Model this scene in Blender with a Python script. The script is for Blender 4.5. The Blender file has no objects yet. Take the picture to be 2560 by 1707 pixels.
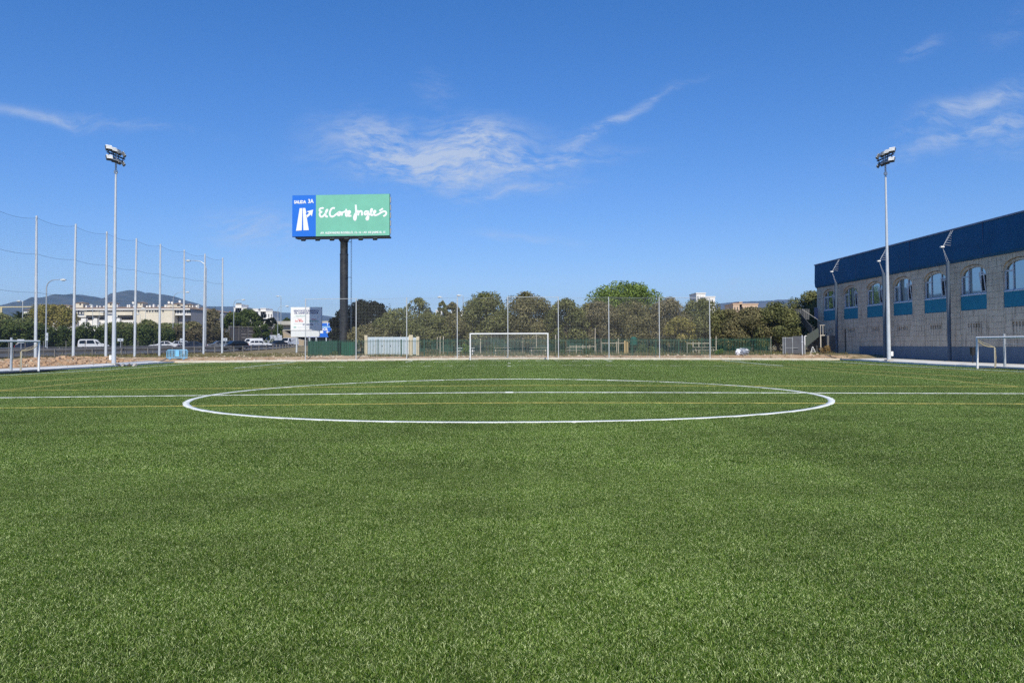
import bpy, math, random
import numpy as np
from math import radians, sin, cos, pi, sqrt, tan, atan2
from mathutils import Matrix, Vector
rnd = random.Random(7)
S = bpy.context.scene
COL = S.collection

# ------------------------------------------------------------------ camera
F, CXP, CYP, EYE = 1957.0, 1280.0, 802.0, 1.464
_p, _y, _r = radians(1.70), radians(0.22), radians(0.22)
fw = Vector((sin(_y)*cos(_p), cos(_y)*cos(_p), sin(_p)))
r0 = Vector((cos(_y), -sin(_y), 0)); u0 = r0.cross(fw)
rt = cos(_r)*r0 - sin(_r)*u0
up = cos(_r)*u0 + sin(_r)*r0
cam = bpy.data.cameras.new('camera'); camo = bpy.data.objects.new('camera', cam); COL.objects.link(camo)
camo.matrix_world = Matrix(((rt.x, up.x, -fw.x, 0), (rt.y, up.y, -fw.y, 0), (rt.z, up.z, -fw.z, EYE), (0, 0, 0, 1)))
cam.sensor_width = 36; cam.lens = 36*F/2560; cam.shift_y = -(853.5-CYP)/2560
cam.clip_start = 0.1; cam.clip_end = 30000
S.camera = camo

def ray(px, py):
    return fw + rt*((px-CXP)/F) + up*((CYP-py)/F)
def XP(px, Y, py=855):          # world x of something seen at column px that stands Y metres out
    d = ray(px, py); return d.x/d.y*Y
def ZP(px, py, Y):
    d = ray(px, py); return EYE + d.z/d.y*Y

# ------------------------------------------------------------------ world, sun, exposure
SUN_EL, SUN_AZ = 43.5, 4.0      # behind the viewer, a little to the right: the hall front is in shade
w = bpy.data.worlds.new('World'); S.world = w; w.use_nodes = True
nt = w.node_tree; N = nt.nodes; L = nt.links; N.clear()
def nd(t, **k):
    n = N.new(t)
    for a, b in k.items(): setattr(n, a, b)
    return n
def mth(op, a, b=None, c=None, clamp=False):
    n = nd('ShaderNodeMath', operation=op); n.use_clamp = clamp
    for i, v in enumerate((a, b, c)):
        if v is None: continue
        if isinstance(v, (int, float)): n.inputs[i].default_value = v
        else: L.new(v, n.inputs[i])
    return n.outputs[0]
sky = nd('ShaderNodeTexSky', sky_type='NISHITA'); sky.sun_disc = False
sky.sun_elevation = radians(SUN_EL); sky.sun_rotation = radians(180-SUN_AZ)
sky.air_density = 1.0; sky.dust_density = 0.1; sky.ozone_density = 2.2; sky.altitude = 0
tc = nd('ShaderNodeTexCoord'); sp = nd('ShaderNodeSeparateXYZ'); L.new(tc.outputs['Generated'], sp.inputs[0])
yy = mth('MAXIMUM', sp.outputs[1], 0.02)
U = mth('DIVIDE', sp.outputs[0], yy); V = mth('DIVIDE', sp.outputs[2], yy)
# slight wind-drawn warp shared by all the cirrus
cv = nd('ShaderNodeCombineXYZ'); L.new(U, cv.inputs[0]); L.new(V, cv.inputs[1])
wn = nd('ShaderNodeTexNoise'); wn.inputs['Scale'].default_value = 9; wn.inputs['Detail'].default_value = 3; L.new(cv.outputs[0], wn.inputs['Vector'])
wsep = nd('ShaderNodeSeparateXYZ'); L.new(wn.outputs['Color'], wsep.inputs[0])
U2 = mth('ADD', U, mth('MULTIPLY', mth('SUBTRACT', wsep.outputs[0], .5), .07))
V2 = mth('ADD', V, mth('MULTIPLY', mth('SUBTRACT', wsep.outputs[1], .5), .055))
def fnoise(scale, sx, sy, rot, det=6, rough=.6, seed=0):
    c2 = nd('ShaderNodeCombineXYZ'); L.new(U2, c2.inputs[0]); L.new(V2, c2.inputs[1]); c2.inputs[2].default_value = seed
    mp = nd('ShaderNodeMapping'); mp.inputs['Rotation'].default_value = (0, 0, rot); mp.inputs['Scale'].default_value = (sx, sy, 1)
    L.new(c2.outputs[0], mp.inputs[0])
    n = nd('ShaderNodeTexNoise'); n.inputs['Scale'].default_value = scale; n.inputs['Detail'].default_value = det; n.inputs['Roughness'].default_value = rough
    L.new(mp.outputs[0], n.inputs['Vector']); return n.outputs['Fac']
n1 = fnoise(7, 1, 3.4, radians(6)); n2 = fnoise(38, 1, 3.0, radians(-12), det=8, rough=.66, seed=3); n3 = fnoise(5, 1, 5, radians(-20), seed=5)
tex = mth('ADD', mth('MULTIPLY', n1, .62), mth('MULTIPLY', n2, .38))
def ramp(x, a, b):
    n = nd('ShaderNodeMapRange', interpolation_type='SMOOTHSTEP'); L.new(x, n.inputs[0])
    n.inputs[1].default_value = a; n.inputs[2].default_value = b; return n.outputs[0]
texr = ramp(tex, .38, .64); texs = ramp(mth('ADD', mth('MULTIPLY', n3, .6), mth('MULTIPLY', n2, .4)), .40, .62)
def cloud(px, py, lx, ly, ang, s, pat):
    d = ray(px, py); uc, vc = d.x/d.y, d.z/d.y; a = radians(ang)
    du = mth('SUBTRACT', U2, uc); dv = mth('SUBTRACT', V2, vc)
    p = mth('DIVIDE', mth('ADD', mth('MULTIPLY', du, cos(a)), mth('MULTIPLY', dv, sin(a))), lx/F)
    q = mth('DIVIDE', mth('SUBTRACT', mth('MULTIPLY', dv, cos(a)), mth('MULTIPLY', du, sin(a))), ly/F)
    r2 = mth('ADD', mth('MULTIPLY', p, p), mth('MULTIPLY', q, q))
    g = mth('POWER', 2.718, mth('MULTIPLY', r2, -1))
    return mth('MULTIPLY', mth('MULTIPLY', g, s), pat)
cl = [cloud(1455, 345, 70, 16, 24, .6, texs), cloud(1180, 385, 200, 62, -4, 1.15, texr), cloud(1510, 310, 50, 10, 30, .45, texs), cloud(950, 365, 135, 62, -14, 1.0, texr), cloud(1040, 430, 190, 34, -8, .7, texr),
      cloud(1200, 350, 90, 50, -20, .6, texr), cloud(1380, 405, 150, 20, 10, .7, texs), cloud(1130, 480, 60, 30, -30, .45, texs), cloud(1300, 472, 110, 9, 8, .5, texs),
      cloud(1600, 262, 130, 11, 24, .55, texs), cloud(650, 572, 120, 44, -10, .75, texr), cloud(1090, 210, 60, 40, -60, .22, texs),
      cloud(2430, 262, 170, 22, 19, .75, texs), cloud(2420, 325, 190, 24, 15, .65, texs), cloud(2550, 330, 90, 45, 10, .45, texs), cloud(2295, 132, 45, 14, 18, .5, texs),
      cloud(2520, 70, 80, 26, 30, .2, texs), cloud(90, 283, 130, 12, -10, .55, texs), cloud(300, 300, 180, 16, -8, .28, texs), cloud(1340, 600, 110, 14, -8, .28, texs), cloud(1230, 600, 40, 12, -20, .25, texs),
      cloud(130, 745, 200, 14, 2, .35, texs), cloud(1845, 695, 30, 8, 0, .35, texs)]
dens = cl[0]
for c in cl[1:]: dens = mth('ADD', dens, c)
dens = mth('MULTIPLY', dens, ramp(sp.outputs[1], .05, .25)); dens = mth('MULTIPLY', mth('MINIMUM', dens, 1.0), .80)
hs = nd('ShaderNodeHueSaturation'); hs.inputs['Saturation'].default_value = 1.36; hs.inputs['Value'].default_value = 1.0; L.new(sky.outputs[0], hs.inputs['Color'])
tint = nd('ShaderNodeMix', data_type='RGBA', blend_type='MULTIPLY'); tint.inputs[0].default_value = 1; tint.inputs[7].default_value = (.80, .93, 1.32, 1); gam = nd('ShaderNodeGamma'); gam.inputs[1].default_value = .85; L.new(hs.outputs[0], gam.inputs[0]); L.new(gam.outputs[0], tint.inputs[6])
mixc = nd('ShaderNodeMix', data_type='RGBA'); L.new(dens, mixc.inputs[0]); L.new(tint.outputs[2], mixc.inputs[6]); mixc.inputs[7].default_value = (4.4, 5.0, 6.0, 1)
bg = nd('ShaderNodeBackground'); bg.inputs['Strength'].default_value = 0.132; L.new(mixc.outputs[2], bg.inputs[0])
wo = nd('ShaderNodeOutputWorld'); L.new(bg.outputs[0], wo.inputs[0])

sl = bpy.data.lights.new('sun', 'SUN'); sl.energy = 4.8; sl.angle = radians(.53); sl.color = (1, .945, .83)
so = bpy.data.objects.new('sun', sl); COL.objects.link(so)
sd = Vector((sin(radians(SUN_AZ))*cos(radians(SUN_EL)), -cos(radians(SUN_AZ))*cos(radians(SUN_EL)), sin(radians(SUN_EL))))
so.rotation_euler = sd.to_track_quat('Z', 'Y').to_euler(); so.location = (20, -30, 60)
S.view_settings.view_transform = 'Standard'; S.view_settings.look = 'None'; S.view_settings.exposure = 0; S.view_settings.gamma = 1
S.view_settings.use_curve_mapping = False
S.render.engine = 'CYCLES'; S.cycles.use_denoising = False; S.cycles.max_bounces = 6; S.cycles.volume_bounces = 0
S.cycles.transparent_max_bounces = 16; S.cycles.caustics_reflective = False; S.cycles.caustics_refractive = False; S.cycles.sample_clamp_indirect = 4

# ------------------------------------------------------------------ materials
MATS = {}
def mat(name, c, rough=.7, metal=0, var=0, vscale=3, c2=None, bump=0, bscale=20, spec=.5, island=0, streak=0, transl=0):
    """colour c broken up with noise towards c2; island = random tone per loose piece; streak = vertical rain streaks of dirt"""
    if name in MATS: return MATS[name]
    m = bpy.data.materials.new(name); m.use_nodes = True; t = m.node_tree; n = t.nodes; l = t.links
    b = n['Principled BSDF']; b.inputs['Roughness'].default_value = rough; b.inputs['Metallic'].default_value = metal
    b.inputs['Specular IOR Level'].default_value = spec
    b.inputs['Base Color'].default_value = (*c, 1)
    src = None
    geo = n.new('ShaderNodeNewGeometry')
    if var or c2:
        tx = n.new('ShaderNodeTexNoise'); tx.inputs['Scale'].default_value = vscale; tx.inputs['Detail'].default_value = 5; tx.inputs['Roughness'].default_value = .65
        l.new(geo.outputs['Position'], tx.inputs['Vector'])
        mr = n.new('ShaderNodeMapRange'); mr.inputs[1].default_value = .35; mr.inputs[2].default_value = .65; l.new(tx.outputs['Fac'], mr.inputs[0])
        mx = n.new('ShaderNodeMix'); mx.data_type = 'RGBA'; l.new(mr.outputs[0], mx.inputs[0])
        c2_ = c2 or tuple(x*(1+var) for x in c); c1_ = c if c2 else tuple(x*(1-var) for x in c)
        mx.inputs[6].default_value = (*c1_, 1); mx.inputs[7].default_value = (*c2_, 1); src = mx.outputs[2]
    if island:
        hv = n.new('ShaderNodeHueSaturation'); mr = n.new('ShaderNodeMapRange'); l.new(geo.outputs['Random Per Island'], mr.inputs[0])
        mr.inputs[3].default_value = 1-island; mr.inputs[4].default_value = 1+island; l.new(mr.outputs[0], hv.inputs['Value'])
        if src: l.new(src, hv.inputs['Color'])
        else: hv.inputs['Color'].default_value = (*c, 1)
        src = hv.outputs[0]
    if streak:
        mp = n.new('ShaderNodeMapping'); mp.inputs['Scale'].default_value = (2.2, 2.2, .22); l.new(geo.outputs['Position'], mp.inputs[0])
        tx = n.new('ShaderNodeTexNoise'); tx.inputs['Scale'].default_value = 2.5; tx.inputs['Detail'].default_value = 6; l.new(mp.outputs[0], tx.inputs['Vector'])
        mr = n.new('ShaderNodeMapRange'); mr.inputs[1].default_value = .5; mr.inputs[2].default_value = .72; mr.inputs[4].default_value = streak; l.new(tx.outputs['Fac'], mr.inputs[0])
        mx = n.new('ShaderNodeMix'); mx.data_type = 'RGBA'; mx.blend_type = 'MULTIPLY'; l.new(mr.outputs[0], mx.inputs[0])
        if src: l.new(src, mx.inputs[6])
        else: mx.inputs[6].default_value = (*c, 1)
        mx.inputs[7].default_value = (.34, .29, .24, 1); src = mx.outputs[2]
    if src: l.new(src, b.inputs['Base Color'])
    if bump:
        tx = n.new('ShaderNodeTexNoise'); tx.inputs['Scale'].default_value = bscale; tx.inputs['Detail'].default_value = 4; l.new(geo.outputs['Position'], tx.inputs['Vector'])
        bm = n.new('ShaderNodeBump'); bm.inputs['Strength'].default_value = bump; bm.inputs['Distance'].default_value = .05; l.new(tx.outputs['Fac'], bm.inputs['Height']); l.new(bm.outputs[0], b.inputs['Normal'])
    if transl:
        out = n['Material Output']; tr = n.new('ShaderNodeBsdfTranslucent'); ms = n.new('ShaderNodeMixShader'); ms.inputs[0].default_value = transl
        if src: l.new(src, tr.inputs[0])
        else: tr.inputs[0].default_value = (*c, 1)
        l.new(b.outputs[0], ms.inputs[1]); l.new(tr.outputs[0], ms.inputs[2]); l.new(ms.outputs[0], out.inputs[0])
    MATS[name] = m; return m
GALV = mat('galvanised_steel', (.42, .45, .47), .45, .35, var=.12, vscale=2)
GALVL = mat('pale_galvanised_steel', (.52, .56, .60), .5, .0, var=.08, vscale=2)
WHITE = mat('white_paint', (.85, .85, .82), .5, spec=.3, var=.04, vscale=4)
WPAINT = mat('white_car_paint', (.60, .61, .62), .2, spec=.6)
BLACK = mat('black_metal', (.015, .016, .018), .5)
RUBBER = mat('rubber', (.02, .02, .02), .8)
GLASS = mat('dark_glass', (.010, .014, .018), .08, spec=.45)
COLB = mat('blue_grey_column', (.065, .095, .14), .55, .0, var=.08)
CONC = mat('concrete', (.40, .37, .32), .85, var=.12, vscale=3, bump=.15)

# ------------------------------------------------------------------ mesh helpers
def link(name, me, m=None, parent=None):
    o = bpy.data.objects.new(name, me); COL.objects.link(o)
    if m is not None:
        for q in (m if isinstance(m, (list, tuple)) else [m]): me.materials.append(q)
    if parent is not None: o.parent = parent
    return o
def npmesh(name, v, f):
    """v (n,3) float array, f (m,k) int array"""
    v = np.asarray(v, dtype=np.float32); f = np.asarray(f, dtype=np.int32); me = bpy.data.meshes.new(name)
    me.vertices.add(len(v)); me.vertices.foreach_set('co', v.ravel())
    k = f.shape[1]; me.loops.add(f.size); me.loops.foreach_set('vertex_index', f.ravel())
    me.polygons.add(len(f)); me.polygons.foreach_set('loop_start', np.arange(0, f.size, k, dtype=np.int32)); me.polygons.foreach_set('loop_total', np.full(len(f), k, dtype=np.int32))
    me.update(calc_edges=True); return me
class MB:
    def __init__(s): s.v = []; s.f = []
    def add(s, vs, fs):
        k = len(s.v); s.v += [tuple(p) for p in vs]; s.f += [tuple(i+k for i in q) for q in fs]; return s
    def box(s, x0, x1, y0, y1, z0, z1):
        return s.add([(x0,y0,z0),(x1,y0,z0),(x1,y1,z0),(x0,y1,z0),(x0,y0,z1),(x1,y0,z1),(x1,y1,z1),(x0,y1,z1)],
                     [(0,3,2,1),(4,5,6,7),(0,1,5,4),(1,2,6,5),(2,3,7,6),(3,0,4,7)])
    def cbox(s, c, sz, rz=0, rx=0, ry=0):
        M = Matrix.Translation(Vector(c)) @ Matrix.Rotation(rz, 4, 'Z') @ Matrix.Rotation(ry, 4, 'Y') @ Matrix.Rotation(rx, 4, 'X')
        a, b, d = (q/2 for q in sz)
        vs = [M @ Vector(p) for p in ((-a,-b,-d),(a,-b,-d),(a,b,-d),(-a,b,-d),(-a,-b,d),(a,-b,d),(a,b,d),(-a,b,d))]
        return s.add(vs, [(0,3,2,1),(4,5,6,7),(0,1,5,4),(1,2,6,5),(2,3,7,6),(3,0,4,7)])
    def tube(s, pts, r, n=8, cap=True, flat=None):
        """tube along pts; r number or list; flat=(normal, thickness factor) squashes it against a board"""
        pts = [Vector(p) for p in pts]; k = len(s.v); m = len(pts)
        rr = r if isinstance(r, (list, tuple)) else [r]*m
        prev = None
        for i, p in enumerate(pts):
            t = (pts[min(i+1, m-1)]-pts[max(i-1, 0)]).normalized()
            if flat: b = Vector(flat[0]); a = t.cross(b).normalized()
            else:
                ref = Vector((0, 0, 1)) if abs(t.z) < .9 else Vector((0, 1, 0))
                if prev is not None: ref = prev
                a = (ref - t*ref.dot(t)).normalized(); b = t.cross(a).normalized(); prev = a
            for j in range(n):
                q = 2*pi*j/n; kb = flat[1] if flat else 1
                s.v.append(tuple(p + a*(cos(q)*rr[i]) + b*(sin(q)*rr[i]*kb)))
        for i in range(m-1):
            for j in range(n):
                a0 = k+i*n+j; a1 = k+i*n+(j+1) % n; s.f.append((a0, a1, a1+n, a0+n))
        if cap:
            s.f.append(tuple(k+j for j in range(n))[::-1]); s.f.append(tuple(k+(m-1)*n+j for j in range(n)))
        return s
    def prism(s, poly, axis, a, b):
        """poly of 2-D points extruded along axis x / y / z from a to b"""
        def P(p, h): return (h, p[0], p[1]) if axis == 'x' else (p[0], h, p[1]) if axis == 'y' else (p[0], p[1], h)
        n = len(poly); vs = [P(p, a) for p in poly]+[P(p, b) for p in poly]
        fs = [tuple(range(n))[::-1], tuple(range(n, 2*n))]+[(i, (i+1) % n, (i+1) % n+n, i+n) for i in range(n)]
        return s.add(vs, fs)
    def mesh(s, name):
        me = bpy.data.meshes.new(name); me.from_pydata(s.v, [], s.f); me.update()
        import bmesh
        b = bmesh.new(); b.from_mesh(me); bmesh.ops.recalc_face_normals(b, faces=b.faces); b.to_mesh(me); b.free()
        return me
    def build(s, name, m, parent=None, smooth=False, loc=None, rz=0, **tags):
        me = s.mesh(name); o = link(name, me, m, parent)
        if smooth: me.polygons.foreach_set('use_smooth', [True]*len(me.polygons)); me.set_sharp_from_angle(angle=radians(40))
        if loc is not None: o.location = loc
        if rz: o.rotation_euler.z = rz
        for a, b in tags.items(): o[a] = b
        return o
def thing(name, label, cat, loc=(0, 0, 0), rz=0, group=None):
    o = bpy.data.objects.new(name, None); o.empty_display_size = .3; COL.objects.link(o); o.location = loc; o.rotation_euler = (0, 0, rz)
    o['label'] = label; o['category'] = cat
    if group: o['group'] = group
    return o
def copy_tree(o, parent=None):
    c = o.copy(); COL.objects.link(c); c.parent = parent
    for ch in list(o.children): copy_tree(ch, c)
    return c
def dup(o, name, parent, loc, rz=None):
    c = o.copy(); c.name = name; COL.objects.link(c); c.parent = parent; c.location = loc
    if rz is not None: c.rotation_euler = (0, 0, rz)
    return c
def text(s, size, m, parent, loc, align='CENTER', name='lettering', bold=0, sx=1, ext=.01, rz=0):
    cu = bpy.data.curves.new(name, 'FONT'); cu.body = s; cu.size = size; cu.align_x = align; cu.extrude = ext; cu.offset = bold; cu.resolution_u = 2
    t = bpy.data.objects.new(name, cu); COL.objects.link(t); dg = bpy.context.evaluated_depsgraph_get()
    me = bpy.data.meshes.new_from_object(t.evaluated_get(dg)); bpy.data.objects.remove(t)
    o = link(name, me, m, parent); o.rotation_euler = (pi/2, 0, rz); o.location = loc; o.scale = (sx, 1, 1); return o

def ss(a, b, x):
    t = np.clip((np.asarray(x, float)-a)/(b-a), 0, 1); return t*t*(3-2*t)
def G(x, y):                      # pitch surface (tips of the pile): a crowned field
    return -.0072*(np.sqrt(np.asarray(x, float)**2+4)-2) - .10*ss(34, 58, y) + .07*ss(60, 77, y)
_ph = np.random.RandomState(3).rand(40, 4)
def lump(x, y, amp=1, f0=.25):
    z = 0
    for i in range(10):
        a = _ph[i]*2*pi; f = f0*1.45**i
        z = z + np.sin(x*f*cos(a[0])+y*f*sin(a[0])+a[1])*np.sin(-x*f*sin(a[0])*.9+y*f*cos(a[0])+a[2])/1.35**i
    return amp*z*.3
def T(x, y):                      # terrain outside the pitch
    x = np.asarray(x, float); y = np.asarray(y, float)
    d = np.sqrt(np.maximum(np.where(x > 0, x-36.2, -x-34.9), 0)**2+np.maximum(y-77.6, 0)**2)
    base = .06+.008*np.clip(y-60, 0, 170)
    left = ss(-33.3, -35.5, x)*(1-ss(-38, -40.5, x))*(1-ss(66, 80, y))
    z0 = G(np.clip(x, -33.2, 33.2), np.clip(y, -12, 77.4)) + np.where(y > 77.6, .10, -.04)
    z = z0+(base-z0)*ss(.0, 3.5, d) + left*.28
    amp = .03+.10*left+.03*ss(0, 4, d)*(1-ss(100, 130, y))
    z = z+lump(x, y, 1, .6)*amp*ss(0, 1.0, d)*(1-ss(36, 37, x))
    z = z-.5*(1-ss(-.6, .0, np.maximum(np.abs(x)-33.1, y-77.6)))
    return z
def Tz(x, y): return float(T(x, y))

# ================================================================== GROUND
def axis(stops):
    out = []
    for a, b, st in stops: out += list(np.arange(a, b, st))
    return np.array(out+[stops[-1][1]])
gx = axis([(-4900, -1000, 500), (-1000, -200, 80), (-200, -60, 8), (-60, -46, 1.5), (-46, -30, .35), (-30, 30, 1.2), (30, 46, .5), (46, 100, 8), (100, 1000, 90), (1000, 4900, 500)])
gy = axis([(-60, -4, 8), (-4, 36, 2), (36, 74, .5), (74, 92, .4), (92, 200, 3), (200, 1000, 80), (1000, 4900, 500)])
XX, YY = np.meshgrid(gx, gy); ZZ = T(XX, YY)
v = np.stack([XX, YY, ZZ], -1).reshape(-1, 3); nx, ny = len(gx), len(gy)
ii = (np.arange(ny-1)[:, None]*nx+np.arange(nx-1)[None]).ravel(); f = np.stack([ii, ii+1, ii+1+nx, ii+nx], -1)
me = npmesh('ground', v, f)
gm = bpy.data.materials.new('dry_earth'); gm.use_nodes = True; t = gm.node_tree; n = t.nodes; l = t.links; b = n['Principled BSDF']; b.inputs['Roughness'].default_value = .95; b.inputs['Specular IOR Level'].default_value = .15
def tn(scale, det=6, rough=.6):
    g = n.new('ShaderNodeNewGeometry'); x = n.new('ShaderNodeTexNoise'); x.inputs['Scale'].default_value = scale; x.inputs['Detail'].default_value = det; x.inputs['Roughness'].default_value = rough
    l.new(g.outputs['Position'], x.inputs['Vector']); return x.outputs['Fac']
def cr(x, stops):
    c = n.new('ShaderNodeValToRGB'); l.new(x, c.inputs[0]); e = c.color_ramp.elements
    while len(e) < len(stops): e.new(.5)
    for q, (p, col) in zip(e, stops): q.position = p; q.color = (*col, 1)
    return c.outputs[0]
clay = cr(tn(.9), [(.3, (.30, .19, .11)), (.45, (.42, .28, .165)), (.6, (.54, .40, .26)), (.72, (.42, .34, .24))])
dry = cr(tn(.8), [(.3, (.11, .10, .045)), (.45, (.20, .165, .09)), (.58, (.30, .235, .135)), (.75, (.14, .145, .055))])
g = n.new('ShaderNodeNewGeometry'); sx = n.new('ShaderNodeSeparateXYZ'); l.new(g.outputs['Position'], sx.inputs[0])
def mr(x, a, b2, c=0, d=1):
    q = n.new('ShaderNodeMapRange'); l.new(x, q.inputs[0]); q.inputs[1].default_value = a; q.inputs[2].default_value = b2; q.inputs[3].default_value = c; q.inputs[4].default_value = d; return q.outputs[0]
def mm(op, a, b2):
    q = n.new('ShaderNodeMath'); q.operation = op
    for i, z in enumerate((a, b2)):
        if isinstance(z, (int, float)): q.inputs[i].default_value = z
        else: l.new(z, q.inputs[i])
    return q.outputs[0]
# bare clay next to the pitch on its left and far sides, rough grass further out
fl = mm('MULTIPLY', mr(sx.outputs[0], -41.5, -39.5), mr(sx.outputs[1], 82.5, 80.5)); fl = mm('MINIMUM', fl, mr(sx.outputs[0], 40, 30, 0, 1))
fac = mm('ADD', fl, mm('MULTIPLY', mm('SUBTRACT', tn(.45), .52), 1.6)); fac2 = mr(fac, .35, .65)
mx = n.new('ShaderNodeMix'); mx.data_type = 'RGBA'; l.new(fac2, mx.inputs[0]); l.new(dry, mx.inputs[6]); l.new(clay, mx.inputs[7]); l.new(mx.outputs[2], b.inputs['Base Color'])
bp = n.new('ShaderNodeBump'); bp.inputs['Strength'].default_value = .7; bp.inputs['Distance'].default_value = .12; l.new(tn(5, 8, .7), bp.inputs['Height']); l.new(bp.outputs[0], b.inputs['Normal'])
o = link('ground', me, gm); o['kind'] = 'structure'; me.polygons.foreach_set('use_smooth', [True]*len(me.polygons))

# pitch: backing sheet below the pile
px_ = np.linspace(-33, 33, 67); py_ = np.linspace(-12, 77.5, 91); XX, YY = np.meshgrid(px_, py_); v = np.stack([XX, YY, G(XX, YY)-.028], -1).reshape(-1, 3)
ii = (np.arange(90)[:, None]*67+np.arange(66)[None]).ravel(); f = np.stack([ii, ii+1, ii+68, ii+67], -1)
TURF_D = (.045, .088, .022)
def turf_mat(name, base):
    m = bpy.data.materials.new(name); m.use_nodes = True; t = m.node_tree; n = t.nodes; l = t.links; b = n['Principled BSDF']; b.inputs['Roughness'].default_value = .5; b.inputs['Specular IOR Level'].default_value = .2
    g = n.new('ShaderNodeNewGeometry')
    c = n.new('ShaderNodeValToRGB'); e = c.color_ramp.elements
    if base:
        x = n.new('ShaderNodeTexNoise'); x.inputs['Scale'].default_value = 60; x.inputs['Detail'].default_value = 4; l.new(g.outputs['Position'], x.inputs['Vector']); l.new(x.outputs['Fac'], c.inputs[0])
        st = [(.3, (.02, .042, .010)), (.7, (.05, .095, .025))]
    else:
        l.new(g.outputs['Random Per Island'], c.inputs[0]); st = [(0, (.010, .030, .001)), (.38, (.048, .106, .006)), (.68, (.112, .196, .022)), (.85, (.29, .38, .10)), (1, (.66, .75, .37))]
    while len(e) < len(st): e.new(.5)
    for q, (p, col) in zip(e, st): q.position = p; q.color = (*col, 1)
    # worn and combed patches, metres across, longer across the field than along it
    mp = n.new('ShaderNodeMapping'); mp.inputs['Scale'].default_value = (.55, 1.0, 1); l.new(g.outputs['Position'], mp.inputs[0])
    x = n.new('ShaderNodeTexNoise'); x.inputs['Scale'].default_value = .6; x.inputs['Detail'].default_value = 9; x.inputs['Roughness'].default_value = .74; l.new(mp.outputs[0], x.inputs['Vector'])
    r = n.new('ShaderNodeMapRange'); r.inputs[1].default_value = .3; r.inputs[2].default_value = .7; r.inputs[3].default_value = .70; r.inputs[4].default_value = 1.36; l.new(x.outputs['Fac'], r.inputs[0])
    # rolls of carpet laid along the pitch: every other one combed the other way
    s = n.new('ShaderNodeSeparateXYZ'); l.new(g.outputs['Position'], s.inputs[0])
    q = n.new('ShaderNodeMath'); q.operation = 'SINE'; q2 = n.new('ShaderNodeMath'); q2.operation = 'MULTIPLY'; q2.inputs[1].default_value = pi/3.9; l.new(s.outputs[0], q2.inputs[0]); l.new(q2.outputs[0], q.inputs[0])
    r2 = n.new('ShaderNodeMapRange'); r2.inputs[1].default_value = -.15; r2.inputs[2].default_value = .15; r2.inputs[3].default_value = .95; r2.inputs[4].default_value = 1.05; l.new(q.outputs[0], r2.inputs[0])
    mu = n.new('ShaderNodeMath'); mu.operation = 'MULTIPLY'; l.new(r.outputs[0], mu.inputs[0]); l.new(r2.outputs[0], mu.inputs[1])
    h = n.new('ShaderNodeHueSaturation'); l.new(c.outputs[0], h.inputs['Color']); l.new(mu.outputs[0], h.inputs['Value']); l.new(h.outputs[0], b.inputs['Base Color'])
    return m
o = link('pitch', npmesh('pitch', v, f), turf_mat('turf_backing', True)); o['kind'] = 'structure'

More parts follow.
